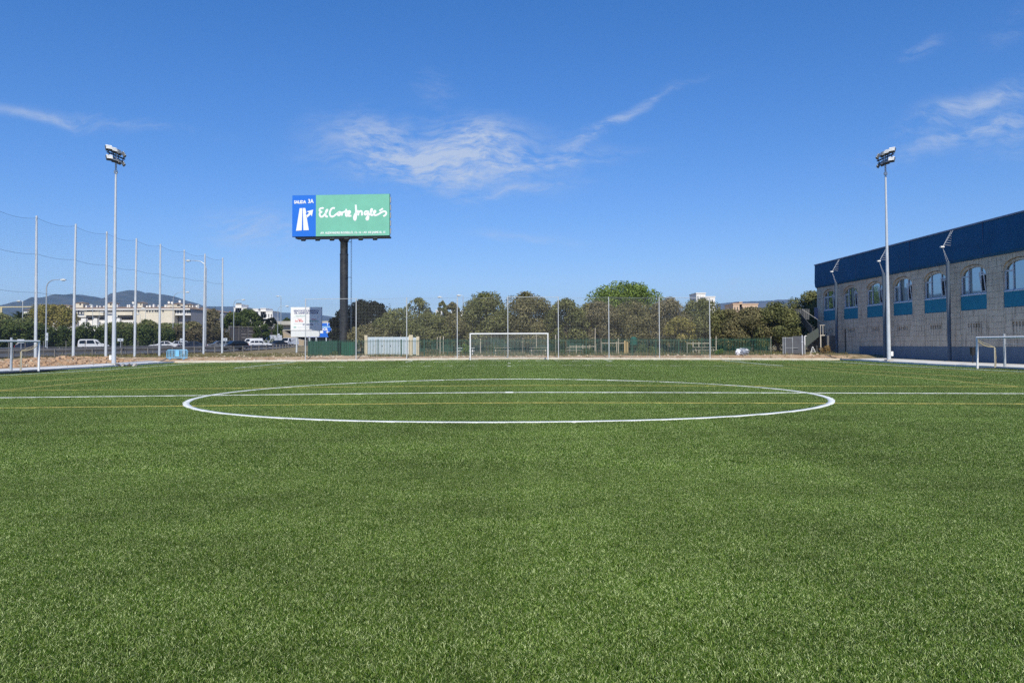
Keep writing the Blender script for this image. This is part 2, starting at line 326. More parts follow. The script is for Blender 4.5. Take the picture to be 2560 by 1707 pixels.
def turf(name, cell, nb, hgt, wid, y0, y1, seed, xmax=33.0):
    """one mat of fibres laid again and again, each turned at random, over the crowned field"""
    rs = np.random.RandomState(seed); half = cell*.62
    p = (rs.rand(nb, 2)-.5)*2*half; a = rs.rand(nb)*2*pi; h = hgt*(.55+.6*rs.rand(nb)); wd = wid*(.7+.6*rs.rand(nb))
    lean = rs.randn(nb, 2)*hgt*.55
    d = np.stack([np.cos(a), np.sin(a)], -1)*wd[:, None]/2
    A = np.c_[p-d, np.zeros(nb)]; B = np.c_[p+d, np.zeros(nb)]
    mid = p+lean*.35; M1 = np.c_[mid-d*.85, h*.62]; M2 = np.c_[mid+d*.85, h*.62]; C = np.c_[p+lean, h]
    v = np.stack([A, B, M2, M1, C], 1).reshape(-1, 3); k = np.arange(nb)[:, None]*5
    f = np.concatenate([np.c_[k, k+1, k+2], np.c_[k, k+2, k+3], np.c_[k+3, k+2, k+4]])
    me = npmesh(name, v, f); me.materials.append(TURF); o = bpy.data.objects.new(name, me); COL.objects.link(o); o['kind'] = 'stuff'
    o['label'] = 'short green artificial grass fibres covering the football pitch'
    ng = bpy.data.node_groups.new(name, 'GeometryNodeTree'); ng.interface.new_socket('Geometry', in_out='INPUT', socket_type='NodeSocketGeometry'); ng.interface.new_socket('Geometry', in_out='OUTPUT', socket_type='NodeSocketGeometry')
    N = ng.nodes; L = ng.links; gi = N.new('NodeGroupInput'); go = N.new('NodeGroupOutput')
    W = min(xmax, .78*y1+2.5)
    gr = N.new('GeometryNodeMeshGrid'); gr.inputs[0].default_value = 2*W; gr.inputs[1].default_value = y1-y0; gr.inputs[2].default_value = int(2*W/cell)+1; gr.inputs[3].default_value = int((y1-y0)/cell)+1
    pos = N.new('GeometryNodeInputPosition'); sp = N.new('ShaderNodeSeparateXYZ'); L.new(pos.outputs[0], sp.inputs[0])
    def m(op, a, b=None):
        q = N.new('ShaderNodeMath'); q.operation = op
        for i, z in enumerate((a, b)):
            if z is None: continue
            if isinstance(z, (int, float)): q.inputs[i].default_value = z
            else: L.new(z, q.inputs[i])
        return q.outputs[0]
    def sm(x, a, b, c):
        q = N.new('ShaderNodeMapRange'); q.interpolation_type = 'SMOOTHSTEP'; L.new(x, q.inputs[0]); q.inputs[1].default_value = a; q.inputs[2].default_value = b; q.inputs[3].default_value = 0; q.inputs[4].default_value = c; return q.outputs[0]
    Y = m('ADD', sp.outputs[1], (y0+y1)/2); X = sp.outputs[0]
    z = m('MULTIPLY', m('SUBTRACT', m('SQRT', m('ADD', m('MULTIPLY', X, X), 4)), 2), -.0072)
    z = m('ADD', z, m('ADD', sm(Y, 34, 58, -.10), sm(Y, 60, 77, .07))); z = m('ADD', z, -.024)
    cb = N.new('ShaderNodeCombineXYZ'); L.new(X, cb.inputs[0]); L.new(Y, cb.inputs[1]); L.new(z, cb.inputs[2])
    spn = N.new('GeometryNodeSetPosition'); L.new(gr.outputs[0], spn.inputs[0]); L.new(cb.outputs[0], spn.inputs[2])
    dl = N.new('GeometryNodeDeleteGeometry'); dl.domain = 'POINT'
    pos2 = N.new('GeometryNodeInputPosition'); s2 = N.new('ShaderNodeSeparateXYZ'); L.new(pos2.outputs[0], s2.inputs[0])
    lim = m('ADD', m('MULTIPLY', s2.outputs[1], .72), 2.2); cond = m('GREATER_THAN', m('ABSOLUTE', s2.outputs[0]), lim)
    L.new(spn.outputs[0], dl.inputs[0]); L.new(cond, dl.inputs[1])
    rv = N.new('FunctionNodeRandomValue'); rv.data_type = 'FLOAT_VECTOR'; rv.inputs[0].default_value = (0, 0, 0); rv.inputs[1].default_value = (0, 0, 2*pi)
    iop = N.new('GeometryNodeInstanceOnPoints'); L.new(dl.outputs[0], iop.inputs['Points']); L.new(gi.outputs[0], iop.inputs['Instance']); L.new(rv.outputs[0], iop.inputs['Rotation'])
    L.new(iop.outputs[0], go.inputs[0])
    md = o.modifiers.new('lay', 'NODES'); md.node_group = ng
    return o
TURF = turf_mat('turf_fibre', False)
turf('pitch_turf', .5, 16000, .025, .0033, 2.0, 9.0, 1)
turf('pitch_turf', .8, 17000, .027, .0046, 8.6, 30.0, 2)
turf('pitch_turf', 1.6, 22000, .027, .008, 29.2, 77.0, 3, 32.2)

# ------------------------------------------------------------------ painted markings: white or yellow pile, a shade proud of the green
LW = mat('white_pile', (.86, .87, .82), .7, var=.05, vscale=9); LY = mat('yellow_pile', (.46, .38, .09), .7, var=.25, vscale=9)
def strip(name, pts, wd, m, closed=False, jit=.012, top=.004):
    if name in ('yellow_offside_line', 'yellow_area_line', 'yellow_goal_line', 'touch_line', 'penalty_area_line'): wd, top = max(wd, .13), .010
    pts = [Vector((p[0], p[1])) for p in pts]; q = []
    k = len(pts)
    for i in range(k if closed else k-1):
        a, b = pts[i], pts[(i+1) % k]; st = max(1, int((b-a).length/.35))
        for j in range(st): q.append(a.lerp(b, j/st))
    if not closed: q.append(pts[-1])
    n_ = len(q); vs = []; fs = []
    for i, p in enumerate(q):
        t = ((q[(i+1) % n_] if closed or i < n_-1 else p)-(q[i-1] if closed or i > 0 else p)).normalized(); nn = Vector((-t.y, t.x))
        for s_ in (-1, 1):
            e = p+nn*(s_*wd/2+rnd.uniform(-jit, jit)); z = float(G(e.x, e.y))
            vs += [(e.x, e.y, z-.027), (e.x, e.y, z+top)]
    for i in range(n_ if closed else n_-1):
        a = i*4; b = ((i+1) % n_)*4; fs += [(a, a+1, b+1, b), (a+1, a+3, b+3, b+1), (a+3, a+2, b+2, b+3)]
    o = link(name, npmesh(name, np.array(vs), np.array(fs)), m); o['kind'] = 'structure'; return o
W_ = .14
strip('centre_circle_line', [(9.08*cos(a*pi/90), 23.86+9.08*sin(a*pi/90)) for a in range(180)], W_+.02, LW, True)
strip('halfway_line', [(-29.7, 23.86), (29.7, 23.86)], W_, LW)
strip('centre_spot', [(-.12, 23.86+.02), (.12, 23.88)], .34, LW, top=.010)
strip('touch_line', [(-29.7, 5), (-29.7, 75.2)], .13, LW); strip('touch_line', [(29.7, 5), (29.7, 75.2)], .13, LW)
strip('goal_line', [(-29.7, 75.2), (29.7, 75.2)], .10, LW)
for s in (-1, 1): strip('penalty_area_line', [(20.4*s, 75.2), (20.4*s, 58.2)], .12, LW)
strip('penalty_front_line', [(-20.35, 58.2), (20.35, 58.2)], .07, LW, top=.0)
strip('goal_area_line', [(-9.2, 75.2), (-9.2, 69.8), (9.2, 69.8), (9.2, 75.2)], .08, LW)
strip('penalty_spot', [(-.12, 64.2), (.12, 64.2)], .4, LW); strip('penalty_spot', [(-.12, 55.6), (.12, 55.6)], .4, LW)
YL = .11
for y in (19.66, 27.83): strip('yellow_side_line', [(-29.7, y), (29.7, y)], YL-.025, LY)
for s in (-1, 1):
    strip('yellow_offside_line', [(18.1*s, 27.8), (19.0*s, 75)], YL, LY)
    strip('yellow_area_line', [(21.2*s, 35), (21.4*s, 59)], YL, LY)
    strip('yellow_goal_line', [(27.2*s, 40.5), (27.3*s, 55.5)], YL, LY)
    strip('yellow_area_line', [(27.2*s, 40.5), (29.7*s, 40.5)], YL, LY)
    strip('yellow_side_line', [(20*s, 61.5), (29.7*s, 61.5)], YL, LY)

# ------------------------------------------------------------------ kerb, stone by stone
KST = mat('kerb_stone', (.60, .54, .42), .85, c2=(.72, .67, .56), vscale=1.1, bump=.2); KWH = mat('kerb_concrete', (.62, .61, .57), .85, c2=(.72, .71, .68), vscale=.9, bump=.15)
kerb = bpy.data.objects.new('kerb', None); COL.objects.link(kerb); kerb['kind'] = 'structure'
kb = MB().cbox((0, 0, 0), (.985, .34, .40)).mesh('kerb_stone'); kb.materials.append(KST)
for i in range(66):
    x = -32.5+i; o = bpy.data.objects.new('kerb_stone', kb); COL.objects.link(o); o.parent = kerb
    o.location = (x, 77.70+rnd.uniform(-.012, .012), float(G(x, 77.5))+.165-.2+rnd.uniform(-.012, .012)); o.rotation_euler = (rnd.uniform(-.01, .01), rnd.uniform(-.008, .008), rnd.uniform(-.008, .008))
kb2 = MB().cbox((0, 0, 0), (.26, 1.99, .40)).mesh('kerb_stone'); kb2.materials.append(KWH)
for s in (-1, 1):
    for i in range(40):
        y = 76.86-i*2; z = float(G(33.2, y))
        if y < 0: break
        o = bpy.data.objects.new('kerb_stone', kb2); COL.objects.link(o); o.parent = kerb; o.location = (s*33.17+rnd.uniform(-.01, .01), y, z+.14-.2+rnd.uniform(-.008, .008)); o.rotation_euler = (0, rnd.uniform(-.01, .01), rnd.uniform(-.003, .003))

for s, wd in ((1, 3.0), (-1, 1.7)):
    V = []; 
    for y in np.arange(-3, 78, 1.5): z = float(G(33.3, y))+.125; V += [(s*33.305, y, z), (s*(33.305+wd*.5), y, z+.05), (s*(33.3+wd), y, z+.10), (s*(33.3+wd), y, z-.5)]
    n_ = len(V)//4; Fc = [(i*4+j, i*4+j+1, i*4+j+5, i*4+j+4) for i in range(n_-1) for j in range(3)]; o = link('concrete_path', npmesh('concrete_path', np.array(V), np.array(Fc)), KWH); o['kind'] = 'structure'
# ================================================================== HILLS
def hills(name, prof, D, depth, m, seed):
    rs = np.random.RandomState(seed); pxs = np.arange(prof[0][0], prof[-1][0]+1, 4.0)
    py = np.interp(pxs, [p[0] for p in prof], [p[1] for p in prof]); nv = 26; vs = []
    ph = rs.rand(9, 3)*6.28
    for j in range(nv):
        t = j/(nv-1)*1.35; Y = D+(t-1)*depth
        for i, (a, b) in enumerate(zip(pxs, py)):
            x = XP(a, D); zt = ZP(a, b, D); env = sin(min(t, 1)*pi/2)**1.25 if t <= 1 else cos((t-1)/.35*pi/2*.8)
            nz = sum(sin(x*.0058*1.7**k+ph[k, 0])*sin(Y*.0052*1.7**k+ph[k, 1])/1.5**k for k in range(7))
            vs.append((x*(Y/D)**.4, Y, -5+(zt+5)*env+nz*zt*.09*min(1, abs(1-t)*3)*env))
    n_ = len(pxs); ii = (np.arange(nv-1)[:, None]*n_+np.arange(n_-1)[None]).ravel(); f = np.stack([ii, ii+1, ii+1+n_, ii+n_], -1)
    me = npmesh(name, np.array(vs), f); me.polygons.foreach_set('use_smooth', [True]*len(me.polygons)); o = link(name, me, m); o['kind'] = 'structure'; return o
HM = mat('wooded_hillside', (.040, .050, .035), .95, c2=(.10, .098, .075), vscale=.014, spec=.1); HM2 = mat('bare_hillside', (.11, .085, .06), .95, c2=(.06, .06, .04), vscale=.008, spec=.1)
hills('hills', [(-420, 800), (-200, 778), (-60, 786), (0, 783), (30, 780), (60, 768), (95, 760), (125, 757), (150, 752), (170, 746), (200, 742), (216, 741), (245, 744), (275, 752), (292, 756), (312, 748), (332, 737), (352, 733), (368, 734), (384, 739), (412, 737), (432, 740), (462, 750), (490, 757), (508, 765), (522, 770), (560, 778), (640, 812), (720, 850)], 3400, 1300, HM, 4)
hills('distant_hills', [(440, 790), (500, 772), (540, 768), (600, 768), (640, 772), (670, 777), (700, 781), (760, 783), (820, 790), (900, 805), (1000, 830)], 4300, 800, HM, 8)
hills('distant_hills', [(1600, 800), (1700, 778), (1785, 763), (1800, 759), (1840, 755), (1880, 755), (1930, 752), (1960, 750), (2010, 754), (2080, 760), (2200, 775), (2400, 800)], 4300, 800, HM2, 9)

# ================================================================== VEGETATION
def leafmat(name, c, c2, isl=.4, vs=.6): return mat(name, c, .75, c2=c2, vscale=vs, island=isl, spec=.2, transl=.18)
L_OLIVE = leafmat('olive_leaves', (0.104, 0.120, 0.037), (0.221, 0.222, 0.086)); L_BROWN = leafmat('carob_leaves', (0.120, 0.115, 0.048), (0.247, 0.218, 0.103)); L_GREEN = leafmat('fig_leaves', (0.089, 0.146, 0.025), (0.225, 0.293, 0.063))
L_DARK = leafmat('cypress_leaves', (.010, .014, .007), (.022, .026, .012)); L_YEL = leafmat('yellowing_leaves', (0.168, 0.168, 0.039), (0.336, 0.280, 0.098)); L_BUSH = leafmat('hedge_leaves', (0.045, 0.073, 0.020), (0.119, 0.147, 0.042))
L_PALE = leafmat('willow_leaves', (0.112, 0.140, 0.042), (0.224, 0.238, 0.098)); L_RED = leafmat('dry_leaves', (0.132, 0.121, 0.065), (0.247, 0.213, 0.121)); BARK = mat('bark', (.12, .095, .07), .95, var=.3, vscale=6)
def leaves(cent, rad, n_, size, seed, squash=1.0):
    """n_ small leaf sprays scattered through the outer shell of clumps cent (k,3) with radii rad (k,)"""
    rs = np.random.RandomState(seed); cent = np.asarray(cent, float); rad = np.asarray(rad, float)
    w_ = rad**2; idx = rs.choice(len(cent), n_, p=w_/w_.sum()); d = rs.randn(n_, 3); d /= np.linalg.norm(d, axis=1)[:, None]
    r_ = rad[idx]*(.55+.5*rs.rand(n_)**.6); p = cent[idx]+d*r_[:, None]*np.array([1, 1, squash])
    nrm = d+rs.randn(n_, 3)*.65; nrm /= np.linalg.norm(nrm, axis=1)[:, None]
    a = np.cross(nrm, rs.randn(n_, 3)); a /= np.linalg.norm(a, axis=1)[:, None]; b = np.cross(nrm, a)
    s_ = size*(.5+.9*rs.rand(n_))[:, None]; a = a*s_; b = b*s_*.55
    v = np.stack([p-a*.5, p+b*.5, p+a*.6, p-b*.45], 1).reshape(-1, 3); k = np.arange(n_)[:, None]*4
    return v, np.c_[k, k+1, k+2, k+3]
def tree(name, label, px, Y, top, wpx, m, bottom=None, n_=4200, leaf=.24, seed=0, cat='tree', k=26, group=None, base=None, flat=1.0, stems=1, tight=1.0):
    """px centre column, Y distance, top row of the crown, wpx crown width in photo pixels"""
    rs = np.random.RandomState(seed+100); x = XP(px, Y); zb = Tz(x, Y) if base is None else base
    H_ = ZP(px, top, Y)-zb; R = wpx/2*Y/F*(1.30 if 80 < Y < 120 else 1.0); cb = H_*.28 if bottom is None else max(.1, ZP(px, bottom, Y)-zb)
    o = thing(name, label, cat, (x, Y, zb), 0, group)
    C = []; Rr = []; k = int(k*1.5)
    def env(t): return (.90+.10*min(1, t/.25)) if t < .3 else max(.05, 1-((t-.3)/.76)**2.8)**.5
    for i in range(k):
        t = rs.rand()**.9; an = rs.rand()*2*pi; e_ = env(t)*tight+(1-tight)*.9
        rr = R*(.20+.14*rs.rand()); q = max(0, R*1.06*e_-rr*.8)*sqrt(.25+.75*rs.rand())
        C.append((cos(an)*q, sin(an)*q*.85, cb+rr*.25+(H_-cb-rr*1.15)*t)); Rr.append(rr)
    for i in range(12):          # rim clumps give an uneven outline
        an = pi*i/11; rr = R*(.13+.1*rs.rand()); zr = .1+.82*sin(an)**.8; C.append((cos(an)*(R*1.04*env(zr)/max(.2, abs(cos(an)))*abs(cos(an))-rr)*(.94+.1*rs.rand()), rs.uniform(-.3, .3)*R, cb+(H_-cb)*zr+rs.uniform(-.4, .1)*rr)); Rr.append(rr)
    C.append((rs.uniform(-.15, .15)*R, 0, H_-R*.22)); Rr.append(R*.22)
    n_ = int(n_*(2.7 if Y < 120 else 1.9))
    v, f = leaves(C, Rr, n_, leaf, seed, flat); v[:, 2] = np.minimum(v[:, 2], H_+.15)
    link('crown', npmesh('crown', v, f), m, o)
    mb = MB()
    for s_ in range(stems):
        ox = (s_-(stems-1)/2)*.5; tr = max(.07, R*.06)
        top_ = (ox+rs.uniform(-.2, .2)*R*.4, rs.uniform(-.2, .2)*R*.3, cb+(H_-cb)*.35)
        mb.tube([(ox, 0, -.3), (ox*1.2+.05, .03, cb*.5), top_], [tr*1.3, tr, tr*.6], 7)
        for j in range(5):
            c_ = C[rs.randint(k)]; mb.tube([(top_[0]*.9, top_[1]*.9, cb*.8+.2), ((top_[0]+c_[0])*.5, (top_[1]+c_[1])*.5, (cb+c_[2])*.55), c_], [tr*.55, tr*.35, tr*.12], 5)
    mb.build('trunk', BARK, o, smooth=True); return o
# --- the park row behind the back fence, left to right
tree('cypress_tree', 'black-green bushy cypress behind the billboard column, its spiky left edge beside the small white board', 854, 97, 772, 52, L_DARK, 880, 3800, .26, 1, k=30)
tree('cypress_tree', 'tall rounded near-black tree right of the billboard column', 905, 98, 749, 92, L_DARK, 862, 5200, .26, 2, k=34)
tree('cypress_tree', 'dark round-topped tree next right of the tall near-black one', 938, 100, 752, 56, L_DARK, 858, 3200, .26, 3)
tree('carob_tree', 'low brown-green tree spreading over the left end of the white gates', 925, 94, 812, 100, L_BROWN, 862, 3200, .22, 4)
tree('olive_tree', 'olive-brown tree above the white corrugated gates', 1000, 95, 772, 112, L_OLIVE, 862, 5200, .22, 5)
tree('eucalyptus_tree', 'thin open-crowned tree rising behind the olive tree above the gates', 1046, 104, 744, 50, L_OLIVE, 790, 650, .26, 6, k=9)
tree('olive_tree', 'low olive-green tree right of the gates, left of the goal', 1072, 94, 782, 100, L_OLIVE, 864, 4600, .22, 7)
tree('olive_tree', 'low brownish tree whose crown meets the left goalpost', 1135, 95, 786, 84, L_BROWN, 864, 3800, .22, 8)
tree('holm_oak_tree', 'big rounded grey-green tree above the left half of the goal', 1216, 96, 730, 118, L_OLIVE, 856, 7600, .23, 9, k=36)
tree('holm_oak_tree', 'big domed dark olive tree above the right half of the goal', 1318, 96, 730, 112, L_BROWN, 856, 7400, .23, 10, k=36)
tree('holm_oak_tree', 'round tree just right of the goal in front of the sixth white post', 1414, 96, 745, 92, L_OLIVE, 858, 5600, .23, 11, k=30)
tree('fig_tree', 'bright green wide umbrella-shaped tree towering over the park row', 1561, 132, 706, 196, L_GREEN, 778, 7000, .36, 12, k=34)
tree('almond_tree', 'pale rusty-brown tree below the left end of the green umbrella tree', 1498, 97, 752, 88, L_RED, 858, 4800, .22, 13, k=28)
tree('pepper_tree', 'yellow-green airy tree peeping between the rusty tree and the green umbrella tree', 1470, 104, 757, 60, L_YEL, 840, 1900, .24, 14)
tree('carob_tree', 'brown-green tree between the seventh and eighth white posts', 1582, 97, 752, 108, L_BROWN, 860, 5400, .22, 15, k=30)
tree('carob_tree', 'reddish-brown tree behind the framed bay at the right end of the net', 1672, 97, 742, 92, L_RED, 858, 4600, .22, 16, k=28)
tree('pepper_tree', 'yellowish leafy tree low in the framed bay at the right end of the net', 1700, 92, 790, 66, L_YEL, 858, 1700, .22, 17)
tree('olive_tree', 'grey-green tree below the white rooftop at the right end of the net', 1754, 98, 745, 104, L_OLIVE, 858, 5200, .22, 18, k=28)
tree('carob_tree', 'dense brown tree just right of the net, in front of the sandy roofs', 1818, 98, 772, 92, L_BROWN, 862, 5600, .22, 19, k=30)
tree('carob_tree', 'dense brown tree with deep shadow gaps, left of the tree next to the hall', 1880, 97, 768, 92, L_BROWN, 862, 5600, .22, 20, k=30)
tree('carob_tree', 'dense tree with fine sunlit leaves ending at the deep shade by the hall', 1944, 96, 754, 92, L_OLIVE, 862, 6200, .22, 21, k=32)
tree('pine_tree', 'tall tree pressed against the far corner of the hall, sunlit top over black shade', 2026, 102, 728, 104, L_OLIVE, 862, 7600, .24, 22, k=36)
tree('carob_tree', 'far tree filling the gap behind the hall corner stairs', 1990, 104, 766, 80, L_BROWN, 862, 4600, .26, 23)
for px, top, i in ((966, 764, 0), (974, 759, 1), (984, 769, 2)):
    Y = 120; x = XP(px, Y); z = Tz(x, Y); h = ZP(px, top, Y)-z
    o = thing('italian_cypress_tree', ('slender dark cypress spire, leftmost of the three beside the round dark tree', 'slender dark cypress spire, the tallest and middle of three', 'slender dark cypress spire, lowest and rightmost of three')[i], 'tree', (x, Y, z), 0, 'slim cypresses behind the row')
    C = [(0, 0, h*t) for t in np.linspace(.2, .97, 14)]; v, f = leaves(C, [.55*(1.02-t)**.6+.08 for t in np.linspace(.1, .95, 14)], 900, .22, 40+i); link('crown', npmesh('crown', v, f), L_DARK, o); MB().tube([(0, 0, -.2), (0, 0, h*.5)], .1, 6).build('trunk', BARK, o)
tree('poplar_tree', 'small narrow tree with a lamp showing above it, left of the two small trees', 1106, 128, 752, 30, L_OLIVE, 800, 1200, .28, 31, k=12)
tree('oak_tree', 'small rounded tree beside the park lamp left of the big tree', 1132, 124, 754, 42, L_BROWN, 800, 1500, .28, 32, k=14)
for i, (px, top, wp) in enumerate(((1015, 800, 120), (1098, 796, 110), (1180, 790, 110), (1268, 784, 120), (1362, 786, 120), (1448, 790, 120), (1535, 786, 120), (1628, 780, 130), (1712, 784, 120), (1790, 786, 110), (1850, 790, 100), (1915, 784, 110))):
    tree('carob_tree', ('low dark tree in the second row, behind the white gates', 'low dark tree in the second row, behind the two timber stakes', 'low dark tree in the second row, left of the goal behind the big tree', 'second-row tree filling the gap above the middle of the goal', 'second-row tree behind the right goalpost', 'second-row tree behind the sixth net post', 'second-row tree behind the seventh net post', 'second-row tree between the eighth post and the tan boards', 'second-row tree under the white rooftop at the net end', 'second-row tree right behind the last net post', 'second-row tree under the sandy building', 'second-row tree at the end of the sunlit green fence')[i], px, 109, top, wp, L_BROWN if i % 2 else L_OLIVE, 868, 2600, .28, 200+i, group='second row of park trees')
# --- left side, behind the highway
tree('willow_tree', 'sprawling yellow-green tree in front of the long apartment block', 128, 168, 762, 132, L_YEL, 815, 6500, .38, 51, k=30)
tree('oleander_tree', 'green leafy tree rising over the hedge at the left edge', -8, 160, 782, 90, L_PALE, 820, 3400, .36, 52)
tree('oleander_tree', 'yellow-green tree between the palm and the sprawling yellow tree', 60, 150, 796, 80, L_PALE, 822, 2600, .32, 53)
tree('mulberry_tree', 'low bright green tree behind the hedge beside the left floodlight mast', 300, 176, 806, 96, L_PALE, 826, 3000, .38, 54)
tree('mulberry_tree', 'small pale tree behind the hedge below the beige end wall of the block', 368, 178, 799, 50, L_PALE, 826, 1700, .38, 55)
tree('mulberry_tree', 'low round green tree behind the hedge under the grey garage wall', 425, 185, 808, 90, L_PALE, 826, 2600, .38, 56)
tree('mulberry_tree', 'low dark tree behind the hedge left of the tall conical pine', 478, 190, 804, 60, L_BROWN, 826, 2000, .38, 57)
tree('pine_tree', 'tall brownish conical pine above the hedge end', 532, 195, 771, 52, L_RED, 828, 3600, .36, 58, k=24)
tree('pine_tree', 'dark green tree right of the brownish pine', 582, 200, 780, 60, L_BUSH, 828, 3600, .38, 59, k=22)
tree('pine_tree', 'dark green bushy tree in front of the white houses', 618, 205, 772, 72, L_BUSH, 826, 4600, .38, 60, k=26)
tree('cypress_tree', 'dark pointed tree rising before the big white house', 646, 206, 789, 30, L_DARK, 826, 1500, .38, 61, k=12)
tree('cypress_tree', 'small dark conifer right of the big white house by the flyover', 678, 208, 794, 34, L_DARK, 826, 1500, .38, 62, k=12)
tree('pine_tree', 'small round tree on top of the flyover bank', 716, 260, 794, 22, L_BUSH, 812, 700, .45, 63, k=8)
# palm
def palm(px, Y, top, label, seed, fr=26, ln=3.6):
    rs = np.random.RandomState(seed); x = XP(px, Y); z = Tz(x, Y); h = ZP(px, top, Y)-z-1.2; o = thing('palm_tree', label, 'palm', (x, Y, z))
    MB().tube([(0, 0, -.2), (.1, 0, h*.5), (0, 0, h)], [.38, .30, .28], 8).build('trunk', BARK, o, smooth=True)
    V = []; Fc = []
    for i in range(fr):
        a = rs.rand()*2*pi; el = rs.uniform(.1, 1.3); pts = []
        for j in range(9):
            t = j/8; r_ = ln*t*cos(el*(1-.25*t)); zz = h+ln*(t*sin(el)-t*t*(.95-el*.35)); pts.append(Vector((cos(a)*r_, sin(a)*r_, zz)))
        sd_ = Vector((-sin(a), cos(a), 0))
        for j in range(8):
            for q in range(3):
                for s_ in (-1, 1):
                    p = pts[j].lerp(pts[j+1], q/3); t = (j+q/3)/8; wl = .75*sin(pi*min(1, t+.12))**.6; e = p+sd_*s_*wl*.75+(pts[j+1]-pts[j]).normalized()*.3*wl+Vector((0, 0, -.25*wl)); d = (pts[j+1]-pts[j]).normalized()*.07
                    k = len(V); V += [p-d, p+d, e]; Fc.append((k, k+1, k+2))
    me = npmesh('fronds', np.array([tuple(p) for p in V]), np.array(Fc)); link('fronds', me, L_BUSH, o)
palm(48, 152, 783, 'date palm with stiff fronds behind the hedge at the left', 1)
palm(33, 156, 790, 'smaller palm close left of the stiff date palm', 2, 20, 2.8)

# hedge wall along the highway
def path_pts(a, b, n_): return [(a[0]+(b[0]-a[0])*i/n_, a[1]+(b[1]-a[1])*i/n_) for i in range(n_+1)]
def hedge(name, label, a, b, h, th, m, n_, leaf, seed, mcore, extra=.35):
    o = thing(name, label, 'hedge', (a[0], a[1], Tz(*a))); rs = np.random.RandomState(seed); dx, dy = b[0]-a[0], b[1]-a[1]; Ln = sqrt(dx*dx+dy*dy); dx /= Ln; dy /= Ln
    N_ = int(Ln/1.3); C = []; R_ = []
    for i in range(N_):
        for j in range(int(h/1.0)+1):
            t = i/N_*Ln+rs.uniform(-.5, .5); zz = min(h*.97, j*1.0+.4+rs.uniform(-.3, .3)); wv = .35*sin(t*.9+seed)+.25*sin(t*.37)
            if zz > h*.8: zz += extra*sin(t*.55+1)*.7
            C.append((dx*t+dy*(.2+wv)*th*.6, dy*t-dx*(.2+wv)*th*.6, zz)); R_.append(.75+.45*rs.rand())
    v, f = leaves(C, R_, n_, leaf, seed); link('foliage', npmesh('foliage', v, f), m, o)
    mb = MB(); nxx, nyy = dy, -dx
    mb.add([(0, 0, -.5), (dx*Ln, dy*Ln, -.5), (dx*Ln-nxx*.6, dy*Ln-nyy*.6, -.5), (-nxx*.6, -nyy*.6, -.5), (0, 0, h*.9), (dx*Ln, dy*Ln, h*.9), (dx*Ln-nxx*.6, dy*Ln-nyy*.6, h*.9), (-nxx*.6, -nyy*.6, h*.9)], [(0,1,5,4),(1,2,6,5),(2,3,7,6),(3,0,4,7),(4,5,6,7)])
    mb.build('stems', mcore, o); return o  # solid core slab; the hedge's inner shade is put into its near-black colour
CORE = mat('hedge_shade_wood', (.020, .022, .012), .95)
HA = (XP(-130, 112), 112.0); HB = (XP(440, 155), 155.0); HC = (XP(573, 174), 174.0); HD = (XP(704, 190), 190.0)
zA = 4.9
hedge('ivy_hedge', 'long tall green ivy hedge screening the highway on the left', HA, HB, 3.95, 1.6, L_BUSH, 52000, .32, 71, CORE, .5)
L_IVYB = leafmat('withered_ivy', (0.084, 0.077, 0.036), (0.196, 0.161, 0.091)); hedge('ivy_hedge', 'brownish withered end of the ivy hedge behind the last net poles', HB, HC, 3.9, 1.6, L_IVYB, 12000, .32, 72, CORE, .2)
# noise barrier of stacked planks with posts
nb = thing('noise_barrier', 'dark grey plank noise barrier beyond the hedge end, half grown over', 'barrier', (HC[0], HC[1], 0)); NBM = mat('weathered_plank', (.085, .075, .07), .9, var=.25, vscale=1.5); NBP = mat('barrier_post', (.16, .15, .14), .9)
dxn, dyn = HD[0]-HC[0], HD[1]-HC[1]; Ln = sqrt(dxn**2+dyn**2); ang = atan2(dyn, dxn); bays = 6; bl = Ln/bays
plk = MB().cbox((bl/2, 0, 0), (bl-.22, .14, .70)).mesh('plank'); plk.materials.append(NBM); pst = MB().box(-.1, .1, -.13, .13, -.4, 4.75).mesh('post'); pst.materials.append(NBP)
for i in range(bays+1):
    X0, Y0 = dxn*i/bays, dyn*i/bays; zg = Tz(HC[0]+X0, HC[1]+Y0)
    o = bpy.data.objects.new('post', pst); COL.objects.link(o); o.parent = nb; o.location = (X0, Y0, zg); o.rotation_euler = (0, 0, ang)
    if i < bays:
        for j in range(6):
            o = bpy.data.objects.new('plank', plk); COL.objects.link(o); o.parent = nb; o.location = (X0, Y0, zg+.38+j*.73); o.rotation_euler = (0, 0, ang)
        MB().cbox((bl/2, 0, 4.62), (bl, .34, .12)).build('coping', mat('coping', (.30, .27, .20), .9), nb, loc=(X0, Y0, zg), rz=ang)
vn = []; vr = []
for i in range(34): q = rnd.uniform(.42, .98); vn.append((HC[0]+dxn*q+.5, HC[1]+dyn*q-.5, 1.2+rnd.uniform(.4, 4.7))); vr.append(rnd.uniform(.35, .8))
v, f = leaves(vn, vr, 5200, .30, 77); o = link('ivy', npmesh('ivy', v, f), L_BUSH); o['label'] = 'green ivy hanging over the right part of the plank noise barrier'; o['category'] = 'ivy'

